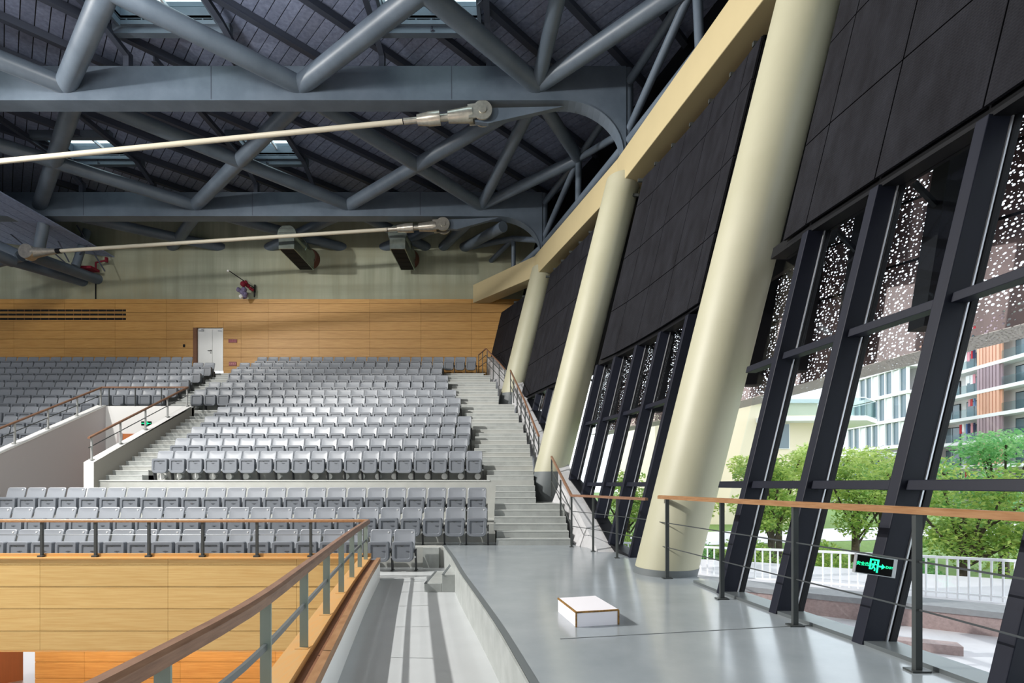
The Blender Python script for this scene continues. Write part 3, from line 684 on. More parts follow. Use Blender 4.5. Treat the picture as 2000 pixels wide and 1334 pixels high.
# round air outlets in the riser under the first centre-block row
for j,px in enumerate([314,348,381,414,446,479,542,615,642,675,706,738,770,803,835,868,900,933]):
    c=W(px,931,14.9); c.z=RZ[4]+.115
    t=empty('air_outlet',(c.x,14.95,RZ[4]),'white ring air outlet under the front centre seats, %s from the left stairs'%ORD[j],'air outlet','round air outlets under the front centre seats')
    s=MB(); s.lathe((c.x,14.92,c.z),(0,1,0),[(0,.065),(0,.09),(.025,.095),(.03,.065)],20); s.build('ring',m_ring,t)
    s=MB(); s.lathe((c.x,14.925,c.z),(0,1,0),[(0,.02),(0,.025),(.02,.06)],14); s.build('hub',m_bead,t)
    s=MB(); s.tube((c.x,14.94,c.z),(c.x,15.14,c.z),.05,12); s.build('spigot',m_ring,t)
rz=MB(); rz.box(-10.6,-.8,15.12,15.2,1.45,1.95); rz.build('riser_face',m_terrace,ter)

# ------------------------------------------------------------------ columns and ring beam
def column(x0,y,z0,z1,lean,r,ph,label):
    t=empty('column',(x0+lean*z0,y,z0),label,'column','leaning cream columns of the window wall')
    n=56; s=MB(); s.smooth=True
    def ring(z,rr): return [(x0+lean*z+rr*math.cos(2*math.pi*i/n),y+rr*math.sin(2*math.pi*i/n),z) for i in range(n)]
    zs=[(z0+ph,r*1.0),(z1,r)]
    s.add(ring(*zs[0])+ring(*zs[1]),[(i,(i+1)%n,(i+1)%n+n,i+n) for i in range(n)]); s.smooth=False
    s.build('shaft',m_cream,t)
    s=MB(); s.smooth=True; s.add(ring(z0-.3,r*1.012)+ring(z0+ph,r*1.012)+ring(z0+ph,r*.9),[(i,(i+1)%n,(i+1)%n+n,i+n) for i in range(n)]+[(i+n,(i+1)%n+n,(i+1)%n+2*n,i+2*n) for i in range(n)]); s.build('plinth',m_plinth,t)
CLEAN=.25
column(2.42,8.1,0,12.5,CLEAN,.485,.10,'nearest leaning cream column, rising out of the platform floor')
column(.70,15.0,.9,10.3,CLEAN,.5,.85,'middle leaning cream column standing on the stairs')
column(-1.275,21.4,4.5,10.4,CLEAN,.485,.65,'farthest leaning cream column near the back wall')
BA=[(24.5,-1.45),(21.4,1.35),(15.0,3.5),(8.1,5.15),(2.0,6.3)]
rb=empty('ring_beam',(3.5,15,10.1),'cream painted concrete beam linking the column heads','beam')
for (ya,xa),(yb,xb) in zip(BA[:-1],BA[1:]):
    s=MB(); w=.42
    s.hexa([(xb-w,yb,10.05),(xb+w,yb,10.05),(xa+w,ya,10.05),(xa-w,ya,10.05),(xb-w,yb,10.92),(xb+w,yb,10.92),(xa+w,ya,10.92),(xa-w,ya,10.92)])
    bevel(s.build('beam_segment',m_beam,rb),.02)
for y,x in ((15.0,3.23),(21.4,1.1)):
    s=MB(); s.hexa([(x-.12,y-.2,10.0),(x+.3,y-.2,10.0),(x+.3,y+.2,10.0),(x-.12,y+.2,10.0),(x-.02,y-.2,11.0),(x+.3,y-.2,11.0),(x+.3,y+.2,11.0),(x-.02,y+.2,11.0)]); s.build('column_head',m_cream,rb)

# ------------------------------------------------------------------ window wall
HEAD=4.6
def sheared(mb,Ya,Yb,z0,z1,o0,o1):   # box following the leaning facade
    mb.hexa([(fac(Ya,z0,o0),Ya,z0),(fac(Ya,z0,o1),Ya,z0),(fac(Yb,z0,o1),Yb,z0),(fac(Yb,z0,o0),Yb,z0),
             (fac(Ya,z1,o0),Ya,z1),(fac(Ya,z1,o1),Ya,z1),(fac(Yb,z1,o1),Yb,z1),(fac(Yb,z1,o0),Yb,z1)]); return mb
bays=[(1,[1.0,2.25,3.4,4.5,5.55,6.53],'near bay of leaning black-framed windows beside the first column'),
      (2,[9.75,10.85,11.9,12.95,13.85],'middle bay of leaning black-framed windows between the first two columns'),
      (3,[16.3,17.3,18.3,19.3],'far bay of low leaning windows between the second and third columns')]
for num,ms,lb in bays:
    wn=empty('window_%d'%num,(fac(ms[0],0),ms[0],0),lb,kind='structure')
    for i,y in enumerate(ms):
        z0=sill(y)
        if z0>HEAD-.2: continue
        s=MB(); sheared(s,y-.05,y+.06,z0-.05,HEAD+.02,0,.20); bevel(s.build('mullion',m_black,wn),.008)
        s=MB(); sheared(s,y-.06,y-.045,z0,HEAD,.20,.215); sheared(s,y-.02,y+.04,z0,HEAD,.215,.27); s.build('glazing_bead',m_bead,wn)
        s=MB(); sheared(s,y-.07,y-.045,z0,HEAD,.222,.28); s.build('gasket',m_blackd,wn)
        if i==len(ms)-1 and num>1: continue
        yb=ms[i+1] if i<len(ms)-1 else 7.3; a,b=y+.05,yb-.05
        for z in (1.39,3.02):
            if z-.2<max(sill(a),sill(b)): continue
            s=MB(); sheared(s,a-.03,b+.03,z-.045,z+.045,.06,.215); bevel(s.build('transom',m_black,wn),.006)
        zb=max(sill(a),sill(b)); 
        s=MB(); zl0,zl1=sill(a),sill(b)
        s.hexa([(fac(a,zl0,.235),a,zl0),(fac(a,zl0,.25),a,zl0),(fac(b,zl1,.25),b,zl1),(fac(b,zl1,.235),b,zl1),(fac(a,HEAD,.235),a,HEAD),(fac(a,HEAD,.25),a,HEAD),(fac(b,HEAD,.25),b,HEAD),(fac(b,HEAD,.235),b,HEAD)])
        s.build('pane',m_glass,wn)
        s=MB(); s.hexa([(fac(a,zl0,.02),a,zl0-.1),(fac(a,zl0,.3),a,zl0-.1),(fac(b,zl1,.3),b,zl1-.1),(fac(b,zl1,.02),b,zl1-.1),(fac(a,zl0,.02),a,zl0+.035),(fac(a,zl0,.3),a,zl0+.035),(fac(b,zl1,.3),b,zl1+.035),(fac(b,zl1,.02),b,zl1+.035)]); s.build('sill_channel',m_rail_bar if num==1 else m_blackd,wn)
        s=MB(); sheared(s,y,yb,HEAD,HEAD+.16,.04,.3); s.build('head_beam',m_blackd,wn)
# black mesh panels above
wr=empty('wall_right',(5,12,HEAD),'leaning wall of black mesh panels above the windows',kind='structure')
pys=[1.0,2.25,3.4,4.5,5.55,6.53,6.98,9.35,9.75,10.85,11.9,12.95,13.7,16.05,17.1,18.1,19.1,20.0,22.4,23.4,24.48]
pz=[HEAD+.1,6.0,7.4,8.8,9.6]
bs=MB()
for a,b in zip(pys[:-1],pys[1:]):
    zl=[z for z in pz if z>max(HEAD,sill(b)-.6)]
    zl=[max(HEAD+.1,sill(b)-.9)]+zl if sill(b)>HEAD else pz
    zl=sorted(set(zl))
    sheared(bs,a,b,9.4,15.0,.8,.9)
    if b-a>1.5:
        if sill(b)<HEAD: sheared(bs,a,b,HEAD+.1,9.6,.62,.7)
        else: sheared(bs,a,b,max(HEAD,sill(a)-.9),9.6,.62,.7)
        continue
    sheared(bs,a,b,9.5,9.6,.0,.9)
    for z0,z1 in zip(zl[:-1],zl[1:]):
        s=MB(); sheared(s,a+.008,b-.008,z0+.01,z1-.01,-.02,.02); s.build('mesh_panel',m_mesh,wr)
    sheared(bs,a,b,zl[0]-.05,9.6,.04,.1)
bs.build('backing',m_blackd,wr)
for i in range(22):
    y=8.9+.72*i
    if y>24: break
    s=MB(); x=fac(y,9.75); s.box(x-.06,x+.35,y-.03,y+.03,9.62,9.70); s.build('top_bracket',m_post,wr)

# ------------------------------------------------------------------ roof
ZN=13.0
T1,T2,T0,TW=14.8,21.2,8.4,BW
def deckz(x,y): return 14.35+.04*(y-15)
def clip(poly,a,b,c):   # keep a*x+b*y<=c
    out=[]
    for i in range(len(poly)):
        p=poly[i]; q=poly[(i+1)%len(poly)]; fp=a*p[0]+b*p[1]-c; fq=a*q[0]+b*q[1]-c
        if fp<=0: out.append(p)
        if fp*fq<0: t_=fp/(fp-fq); out.append((p[0]+(q[0]-p[0])*t_,p[1]+(q[1]-p[1])*t_))
    return out
SKY=[(-10.9,-8.2,12.6,14.25),(-3.5,-.95,12.6,14.25),(-10.35,-8.55,19.2,20.55),(-17.6,-15.2,19.2,20.55),(-17.9,-15.2,12.6,14.25),(3.4,5.6,12.6,13.2)][:5]
def minus(polys,r):
    x0,x1,y0,y1=r; out=[]
    for p in polys:
        for q in (clip(p,0,1,y0),clip(p,0,-1,-y1),clip(clip(clip(p,0,-1,-y0),0,1,y1),1,0,x0),clip(clip(clip(p,0,-1,-y0),0,1,y1),-1,0,-x1)):
            if len(q)>2: out.append(q)
    return out
ceil=empty('ceiling',(-8,15,14.3),'dark board-lined roof deck above the steel frame',kind='structure')
DOM=(-25,8.0,9.0,BW); pitch=.30; R2=math.sqrt(.5)
v=(DOM[0]+DOM[2])*R2
while v<(DOM[1]+DOM[3])*R2:
    a,b=v+.012,v+pitch-.012; u=60
    P=lambda uu,vv:((vv-uu)*R2,(vv+uu)*R2)
    poly=[P(-u,a),P(-u,b),P(u,b),P(u,a)]
    for (A_,B_,C_) in ((1,0,DOM[1]),(-1,0,-DOM[0]),(0,1,DOM[3]),(0,-1,-DOM[2])): poly=clip(poly,A_,B_,C_) if len(poly)>2 else []
    if len(poly)>2:
        pol=[poly]
        for r in SKY: pol=minus(pol,r)
        s=MB()
        for p in pol:
            s.prism_z(p,deckz,lambda x,y:deckz(x,y)+.03)
        if pol: s.build('plank',m_deck,ceil)
    v+=pitch
s=MB(); pol=[[(-46,-17),(9.5,-17),(9.5,BW+.3),(-46,BW+.3)]]
for r in SKY: pol=minus(pol,r)
for p in pol: s.prism_z(p,lambda x,y:deckz(x,y)+.05,lambda x,y:deckz(x,y)+.12)
s.build('roof_sheet',m_decksheet,ceil)
# purlins, diagonal
k=-14
while k<14:
    c=-5.7+2.27*k; k+=1      # X - .95*(Y-15.5) = c
    pts=[]
    ya,yb=9.2,BW
    f=lambda y:c+.95*(y-15.5)
    lo=max(ya,15.5+(-20-c)/.95); hi=min(yb,15.5+(7.5-c)/.95)
    if hi-lo<1: continue
    s=MB(); p0=Vector((f(lo),lo,deckz(0,lo)-.13)); p1=Vector((f(hi),hi,deckz(0,hi)-.13))
    # leave the skylight openings free
    segs=[(0,1)]
    for (x0,x1,y0,y1) in SKY:
        ins=[i/400 for i in range(401) if x0-.1<p0.lerp(p1,i/400).x<x1+.1 and y0-.1<p0.lerp(p1,i/400).y<y1+.1]
        if ins:
            ns=[]
            for (a,b) in segs:
                if a<ins[0]<b or a<ins[-1]<b:
                    if ins[0]-a>.01: ns.append((a,ins[0]))
                    if b-ins[-1]>.01: ns.append((ins[-1],b))
                else: ns.append((a,b))
            segs=ns
    for a,b in segs:
        A_,B_=p0.lerp(p1,a),p0.lerp(p1,b)
        s.beam(A_,B_,.07,.22); s.beam(A_-Vector((0,0,.12)),B_-Vector((0,0,.12)),.17,.025)
    s.build('purlin',m_steel_d,ceil)
# skylights with their side rafters
for i,(x0,x1,y0,y1) in enumerate(SKY):
    nm=['above the first bay, left of centre','above the first bay, towards the windows','above the second bay, behind the nearer ivory rod','above the second bay, far left','above the first bay, far left'][i]
    t=empty('skylight',((x0+x1)/2,y0,deckz(0,y0)),'rectangular rooflight with grey frame '+nm,'skylight')
    z=deckz(0,y0); z2=deckz(0,y1)
    s=MB(); s.box(x0-.12,x1+.12,y0-.08,y0,z-.12,z+.5); s.box(x0-.12,x1+.12,y1,y1+.08,z2-.12,z2+.5); s.box(x0-.1,x0,y0,y1,z-.12,z+.5); s.box(x1,x1+.1,y0,y1,z-.12,z+.5); s.build('upstand',m_steel,t)
    s=MB(); s.box(x0-.3,x1+.3,y1+.08,y1+.25,z2-.3,z2-.02); s.build('trimmer',m_steel,t)
    s=MB(); s.box(x0-.3,x1+.3,y0-.25,y0-.08,z-.3,z-.02); s.build('trimmer',m_steel,t)
    s=MB(); s.box(x0,x1,y0,y1,z+.42,z+.44); s.build('pane',m_balglass,t)
    s=MB(); xm=(x0+x1)/2; s.box(xm-.03,xm+.03,y0,y1,z+.3,z+.4); s.build('glazing_bar',m_whitemetal,t)
    ta,tb_=(T0,T1) if y0<15 else (T1,T2)
    for x in (x0-.28,x1+.28):
        s=MB(); p=Vector((x,ta+.4,deckz(0,ta)-.3)); q=Vector((x,tb_-.9,deckz(0,tb_)-.32)); e_=Vector((x,tb_+.1,13.9)); g_=Vector((x,tb_+.1,13.45))
        for A_,B_ in ((p,q),(q,e_)):
            s.beam(A_,B_,.05,.2); s.beam(A_-Vector((0,0,.1)),B_-Vector((0,0,.1)),.16,.025)
        s.box(x-.08,x+.08,tb_+.02,tb_+.2,13.45,13.95)
        s.build('side_rafter',m_steel_d,t)
# girders
def girder(Y,xend,label,rod_px,rod_l,hubx):
    t=empty('roof_girder',(xend-5,Y,12.5),label,'girder')
    zt,zb=13.48,12.5; zl=W(0,300,14.8).z if Y<16 else W(0,490,21.2).z
    hx=xend-1.85; n=14
    # web profile with curved haunch
    prof=[(-26,zt),(-26,zb),(hx-1.2,zb)]
    for i in range(n+1):
        a=math.radians(90*i/n); prof.append((hx+(xend-.08-hx)*math.sin(a),zl+(zb-zl)*math.cos(a)))
    prof+= [(xend,zl),(xend,zt)]
    s=MB(); s.prism_y(prof,Y,Y+.4); s.build('web',m_steel,t)
    # bottom lip along straight part and haunch
    lip=[(-26,zb),(hx-1.2,zb)]+[prof[i] for i in range(3,3+n+1)]
    s=MB()
    for (xa,za),(xb,zb_) in zip(lip[:-1],lip[1:]):
        s.hexa([(xa,Y-.03,za-.03),(xb,Y-.03,zb_-.03),(xb,Y+.43,zb_-.03),(xa,Y+.43,za-.03),(xa,Y-.03,za+.0),(xb,Y-.03,zb_+.0),(xb,Y+.43,zb_+.0),(xa,Y+.43,za+.0)])
    s.build('bottom_flange',m_steel,t)
    for x in (xend-5.05,xend-12,xend-19):
        s=MB(); s.box(x-.01,x+.01,Y-.006,Y,zb,zt); s.build('splice_seam',m_steel_d,t)
    s=MB(); s.tube((xend+.08,Y+.2,zl+.15),(xend+.08,Y+.2,zt),.17,18); s.build('end_post',m_steel,t)
    # gusset plate
    g=[W(*p,Y+.15) for p in rod_px['gusset']]
    s=MB(); s.prism_y([(p.x,p.z) for p in g],Y+.1,Y+.24); s.build('gusset',m_steel,t)
    return t
girder(T1,3.30,'blue-grey steel box girder with curved haunch, nearer one',{'gusset':[(925,214),(1100,210),(954,243),(928,240)]},None,0)
girder(T2,1.25,'blue-grey steel box girder with curved haunch, farther one',{'gusset':[(868,430),(975,426),(893,449),(870,447)]},None,0)
def tie_rod(Y,a,b,label,k,tip=None):
    pin=W(a[0],a[1],Y); end=W(b[0],b[1],Y); d=(end-pin).normalized(); L=(end-pin).length
    t=empty('tie_rod',pin,label,'tie rod')
    s=MB(); s.lathe(pin+d*2.35*k,d,[(0,.072),(L-2.35*k-(.9 if tip else 0),.072)],16); s.build('rod',m_rod,t)
    s=MB(); s.lathe(pin+d*.30*k,d,[(0,.2),(.12,.21),(.72,.16),(.72,.10),(.95,.10),(.95,.19),(1.3,.185),(1.32,.175),(1.62,.14),(1.63,.085),(2.02,.085)],22); s.build('turnbuckle',m_chrome,t)
    s=MB(); s.lathe(pin+d*1.98*k,d,[(0,.07),(.42,.07)],14); s.build('thread',m_blackd,t)
    up=Vector((0,1,0)).cross(d)
    for o_ in (-.17,.13):
        s=MB(); s.lathe(pin+Vector((0,o_,0)),(0,1,0),[(0,.28),(.05,.28)],26); s.beam(pin+Vector((0,o_+.025,0)),pin+d*.42+Vector((0,o_+.025,0)),.044,.40,up=up); s.build('clevis_cheek',m_chrome,t)
    s=MB(); s.lathe(pin-Vector((0,.2,0)),(0,1,0),[(0,.11),(.44,.11)],18); s.build('pin',m_chrome,t)
    if tip:
        s=MB(); e=end; s.lathe(e+Vector((0,-.2,0)),(0,1,0),[(0,.3),(.3,.3)],22); s.lathe(e-d*.2,-d,[(0,.22),(.6,.13),(1.0,.09)],18); s.build('end_clevis',m_chrome,t)
        s=MB(); s.lathe(e-d*.95,-d,[(0,.1),(.35,.1)],14); s.build('end_thread',m_blackd,t)
    return t
tie_rod(14.95,(943,222),(-340,349),'ivory tie rod with steel turnbuckle under the nearer girder',1)
tie_rod(21.35,(866,441),(58,494),'ivory tie rod with steel turnbuckle under the farther girder',1,True)
# diagonal tubes between the girders
def X_(px,Y): return (px-CX)/F*Y
N0=[2.7,-5.4,-13.2,-20]; N1=[X_(1050,T1),X_(585,T1),X_(125,T1),-20.]; N2=[X_(940,T2),X_(680,T2),X_(380,T2),X_(75,T2)]
def tubes(label,lst,name='roof_bracing'):
    t=empty(name,lst[0][0],label,'roof bracing')
    for p,q,r in lst:
        s=MB(); s.tube(p,q,r,20); s.build('tube',m_steel,t)
    return t
n0=lambda i:Vector((N0[i],T0+.2,ZN)); n1=lambda i,f=0:Vector((N1[i],T1+(.05 if not f else .4),W(0,165,T1).z)); n2=lambda i,f=0:Vector((N2[i],T2+.05,W(0,400,T2).z))
E1=Vector((4.22,11.7,12.95)); E2=Vector((2.37,18.2,12.96))
zl1=W(0,285,14.8).z
L=[]
for i in range(3):
    L.append((n1(i),n0(i+1),.25)); L.append((n1(i+1),n0(i),.25))
L.append((n1(0),Vector((N1[0]+.95,T0+.2,13.6)),.2)); L.append((n1(0),E1,.22)); L.append((E1,n0(0),.22))
tubes('diagonal grey tubes of the roof frame on the near side of the nearer girder',L)
L=[]
for i in range(3):
    L.append((n1(i,1),n2(i+1),.235)); L.append((n1(i+1,1),n2(i),.235))
L.append((n1(0,1),n2(0),.2)); L.append((n2(0),E2,.2)); L.append((n1(0,1),E2,.2))
tubes('crossing grey tubes of the roof frame between the two girders',L)
wallz=W(0,481,BW).z
L=[]
for (i,px) in ((3,435),(2,672),(1,520),(1,836),(0,745),(0,862),(2,330)):
    L.append((n2(i)+Vector((0,.3,0)),Vector((X_(px,BW),BW+.2,wallz)),.22))
L.append((Vector((N2[0]+.9,T2+.3,12.2)),Vector((X_(903,BW),BW+.2,wallz)),.22))
tubes('grey tubes running from the farther girder into the concrete wall',L)
def edge(label,Ya,xa,Yb,xb,E,zl):
    pa=lambda z:Vector((xa+.08,Ya+.2,z)); pb=lambda z:Vector((xb+.08,Yb+.2,z)); lowm=pa(zl+.2).lerp(pb(zl+.2),.5)
    lst=[(pa(zl+.2),pb(zl+.2),.14),(E,pb(13.1),.12),(E,pb(zl+.5),.11),(E,pa(13.1),.12),(E,pa(zl+.6),.11),(E,lowm,.11)]
    tubes(label,lst,'edge_bracing')
edge('thin grey edge tubes above the cream beam in the near bay',T0,5.2,T1,3.30,E1,zl1)
edge('thin grey edge tubes above the cream beam in the middle bay',T1,3.30,T2,1.25,E2,zl1)
E3=Vector((X_(1003,23.0),23.0,W(0,466,23.0).z)); 
tubes('thin grey edge tubes between the farther girder and the back wall',[(Vector((1.33,T2+.2,zl1+.2)),Vector((X_(970,BW),BW+.2,zl1-.3)),.13),(E3,Vector((1.33,T2+.2,zl1+.4)),.12),(E3,Vector((X_(955,BW),BW+.2,W(0,510,BW).z)),.11),(E3,Vector((X_(905,BW),BW+.2,wallz)),.13),(E3,E3-Vector((0,-.2,1.5)),.1)],'edge_bracing')
# spine truss at far left and its low deck
zsp=W(0,500,T2).z
sp=empty('spine_truss',(-20,21,zsp),'grey lower chord tubes of the central roof spine at the far left','roof truss')
for p,q,r in ((Vector((-21.0,4,zsp-.1)),Vector((-21.0,T2+.3,zsp-.1)),.24),(W(60,500,T2+.6),Vector((X_(192,BW),BW+.2,W(0,545,BW).z)),.24),(W(5,505,T2+.6),Vector((X_(165,BW),BW+.2,W(0,550,BW).z)),.22),
              (W(75,492,T2+.6),Vector((X_(75,T2),T2+.3,12.6)),.2),(W(148,520,23.3),W(170,450,23.6),.16),(W(-30,470,T2+.6),W(40,500,T2+.6),.24),(W(40,500,T2+.6),W(-40,520,T2+.6),.22)):
    s=MB(); s.tube(p,q,r,18); s.build('chord',m_steel,sp)
s=MB()
for (a,b) in (((95,485),(135,520)),((170,480),(140,515)),((92,430),(135,512)),((150,440),(205,530)),((60,455),(150,475)),((0,440),(60,490))):
    s.tube(W(*a,23),W(*b,23.6),.03,6)
s.build('cross_wire',m_steel_d,sp)
ld=MB(); ld.hexa([(-21.0,16,12.1),(-20.9,16,12.1),(-20.4,BW,12.05),(-20.9,BW,12.05),(-21.0,16,14.6),(-20.9,16,14.6),(-20.4,BW,14.6),(-20.9,BW,14.6)])
low=empty('ceiling_spine',(-24,20,13),'ribbed low deck of the roof spine at the far left',kind='structure')
for i in range(12):
    xa=-28+.75*i; xb=xa+.72; z=lambda x:13.4-(x+28)*.13
    s=MB(); s.hexa([(xa,12,z(xa)),(xb,12,z(xb)),(xb,BW,z(xb)),(xa,BW,z(xa)),(xa,12,z(xa)+.05),(xb,12,z(xb)+.05),(xb,BW,z(xb)+.05),(xa,BW,z(xa)+.05)]); s.build('plank',m_deck,low)
# red pipe bracket on wall below the spine
t=empty('pipe_bracket',W(187,525,BW-.3),'small dark red pipe bracket on the concrete wall at the far left','bracket')
s=MB(); s.box(*(sorted((W(165,0,BW-.5).x,W(188,0,BW-.5).x))),BW-.8,BW-.3,W(0,529,BW-.5).z,W(0,524,BW-.5).z); s.build('plate',m_flagred,t)
s=MB(); s.tube(W(187,524,BW-.3),W(187,513,BW-.3),.04,8); s.tube(W(187,513,BW-.3),W(210,508,BW-.3),.04,8); s.tube(W(208,503,BW-.3),W(208,512,BW-.3),.07,8); s.build('pipe',m_flagred,t)

# rest of the hall, out of frame: far side wall with its window band, rear wall
s=MB(); s.box(-46,-45.6,-17,BW,-4.6,0); s.box(-46,-45.6,-17,BW,4.6,15.5); tag(s.build('wall_left',m_lav),'far side wall of the hall with an open window band',kind='structure')
s=MB(); s.box(-46,9.5,-17.3,-17,-4.6,15.5); tag(s.build('wall_rear',m_lav),'rear wall of the hall behind the viewpoint',kind='structure')
s=MB(); s.box(-46,-26,BW,BW+.4,-4.6,15.5); tag(s.build('wall_back_far',m_concrete),'concrete continuation of the back wall on the far left',kind='structure')
# ------------------------------------------------------------------ white box on the platform
t=empty('display_box',(.78,5.35,0),'low white box with brown chipped edges on the grey platform floor','box')
c=[Vector((.627,5.0,0)),Vector((1.06,5.10,0)),Vector((.93,5.72,0)),Vector((.505,5.61,0))]; H=.15
s=MB(); s.hexa([*c,*[p+Vector((0,0,H)) for p in c]]); s.build('body',m_boxw,t)
s=MB()
def edge_tape(a,b,w=.022):
    s.beam(a,b,w,w)
z=Vector((0,0,H-.006))
for a,b in ((c[0]+z,c[1]+z),(c[0]+z,c[3]+z)): edge_tape(a,b,.016)
for p in (c[0],c[1]): edge_tape(p+Vector((0,0,.0)),p+z,.016)
s.build('edge_tape',m_boxe,t)

# ------------------------------------------------------------------ exit signs
def text(body,size,parent,loc,rot,mat,name,ext=.001):
    cu=bpy.data.curves.new(name,'FONT'); cu.body=body; cu.size=size; cu.align_x='CENTER'; cu.align_y='CENTER'; cu.extrude=ext; cu.resolution_u=2
    ob=bpy.data.objects.new(name,cu); COL.objects.link(ob); bpy.context.view_layer.update()
    dg=bpy.context.evaluated_depsgraph_get(); me=bpy.data.meshes.new_from_object(ob.evaluated_get(dg)); bpy.data.objects.remove(ob)
    me.materials.clear(); me.materials.append(mat)
    o=bpy.data.objects.new(name,me); COL.objects.link(o); o.parent=parent; o.location=loc; o.rotation_euler=rot; return o
def exit_sign(loc,w,h,rz,label,ry=0,frame=True):
    t=empty('exit_sign',loc,label,'exit sign'); t.rotation_euler=(0,ry,rz)
    s=MB(); s.box(-w/2,w/2,0,.03,-h/2,h/2); s.build('face',m_signblk,t,local=True)
    if frame:
        s=MB(); e_=.006
        s.box(-w/2-e_,w/2+.03,-.003,.035,h/2,h/2+e_); s.box(-w/2-e_,w/2+.03,-.003,.035,-h/2-e_,-h/2); s.box(-w/2-e_,-w/2,-.003,.035,-h/2,h/2); s.box(w/2,w/2+.03,-.003,.035,-h/2,h/2); s.build('frame',m_bead,t,local=True)
    R=(math.radians(90),0,0)
    text('安全出口',h*.24,t,(-w*.27,-.002,h*.02),R,m_green,'sign_text')
    text('EXIT',h*.2,t,(w*.405,-.002,h*.0),R,m_green,'sign_text')
    s=MB(); y0,y1=-.004,0
    a=h*.38; k=h*.085; cx=-w*.02; dw=w*.125
    s.box(cx-dw,cx+dw,y0,y1,a-k,a); s.box(cx-dw,cx-dw+k,y0,y1,-a*.6,a); s.box(cx+dw-k,cx+dw,y0,y1,-a,a); s.build('door_symbol',m_green,t,local=True)
    s=MB(); P=lambda x,z:Vector((cx+x*h,-.002,z*h)); B=lambda p,q,wd=.06: s.beam(P(*p),P(*q),wd*h,.004,up=(0,1,0))
    s.lathe((cx+.03*h,-.004,.2*h),(0,1,0),[(0,.05*h),(.004,.05*h)],10)
    B((.01,.13),(-.03,-.06),.09); B((-.03,-.06),(.08,-.16)); B((.08,-.16),(.06,-.3)); B((-.03,-.06),(-.1,-.2)); B((-.1,-.2),(-.2,-.2)); B((.0,.12),(-.12,.05),.05); B((.02,.12),(.13,.06),.05); s.build('running_figure',m_green,t,local=True)
    s=MB(); x0=w*.12
    s.box(x0,x0+w*.1,y0,y1,-.045*h,.045*h); s.prism_y([(x0+w*.08,-.15*h),(x0+w*.17,0),(x0+w*.08,.15*h)],y0,y1); s.build('arrow',m_green,t,local=True)
    return t
exit_sign(W(1708,1105,4.36),.295,.148,-.08,'green running-figure exit sign with arrow on the window mullion',.14)
exit_sign(W(285.5,827,18.4),.36,.15,0,'small green exit sign on the white wall of the entrance well',0,False)

# ------------------------------------------------------------------ hall floodlights (out of frame)
for i,(p,aim,watt,rad,lb) in enumerate(FLOODS):
    t=empty('floodlight',p,lb,'lamp'); d=(Vector(aim)-Vector(p)).normalized()
    s=MB(); s.lathe(Vector(p)-d*.45,d,[(0,.1),(.1,.2),(.40,.3),(.42,.3)],20); s.build('housing',m_lamp,t)
    s=MB(); s.beam(Vector(p)-d*.3,(p[0],p[1],13.6),.04,.04); s.build('hanger',m_lamp,t)
    ld_=bpy.data.lights.new('floodlight_bulb','SPOT'); ld_.energy=watt; ld_.shadow_soft_size=rad; ld_.spot_size=math.radians(110); ld_.spot_blend=.6; ld_.color=(1,.97,.92)
    lo=bpy.data.objects.new('floodlight_bulb',ld_); COL.objects.link(lo); lo.parent=t; lo.location=d*.05
    lo.rotation_euler=d.to_track_quat('-Z','Y').to_euler()

for i,p in enumerate(FILL_LAMPS):  # unseen fill lamps, added for even light indoors
    t=empty('fill_lamp',p,'added unseen round fill lamp hanging over the court, %s of six'%['rear right','rear left','middle right','middle left','front right','front left'][i],'lamp','added fill lamps over the court')
    s=MB(); s.lathe((p[0],p[1],p[2]+.1),(0,0,1),[(0,.42),(.05,.42),(.3,.2),(.5,.1)],20); s.build('reflector',m_lamp,t)
    s=MB(); s.tube((p[0],p[1],p[2]+.5),(p[0],p[1],p[2]+1.6),.02,6); s.build('hanger',m_lamp,t)
    l_=bpy.data.lights.new('fill_bulb','POINT'); l_.energy=FILL_LAMP_W; l_.shadow_soft_size=.4; l_.color=(1,.98,.95)
    lo=bpy.data.objects.new('fill_bulb',l_); COL.objects.link(lo); lo.parent=t; lo.location=(0,0,-.45)

# ------------------------------------------------------------------ outside
s=MB(); s.box(2,140,-30,160,-3.2,-1.3); tag(s.build('ground_lawn',m_grass),'green lawn beyond the white balustrade',kind='structure')
KP=[(2.6,10.6),(3.9,9.4),(5.2,8.5),(6.9,7.4),(8.6,6.2),(10.5,4.6)]
s=MB(); s.box(2.3,13,-6,4.6,-1.3,-.8); s.box(1.5,10.6,4.59,11.5,-1.3,-.8); tag(s.build('terrace_paving',m_pave),'pale paved terrace outside the windows',kind='structure')
kb=empty('garden_kerb',(5,8.5,-.8),'curved pink granite kerb wall outside carrying the balustrade','kerb')
s=MB(); s.sweep([(x,y,-.8) for x,y in KP],[(-.6,-.3),(0,-.3),(0,.27),(-.6,.27)]); s.build('granite_face',m_pink,kb)
s=MB(); s.sweep([(x,y,-.8) for x,y in KP],[(-.62,.27),(.02,.27),(.02,.36),(-.62,.36)]); s.build('kerb_cap',m_kerbtop,kb)
for a,b in ((4,5),(3,4)):
    pass
for (x0,y0,l) in ((4.3,7.3,1.5),(5.0,5.6,3.0)):
    s=MB(); s.beam((x0,y0,-.76),(x0+l,y0-.45*l,-.76),.22,.16); s.build('low_step_edge',m_pink,kb)
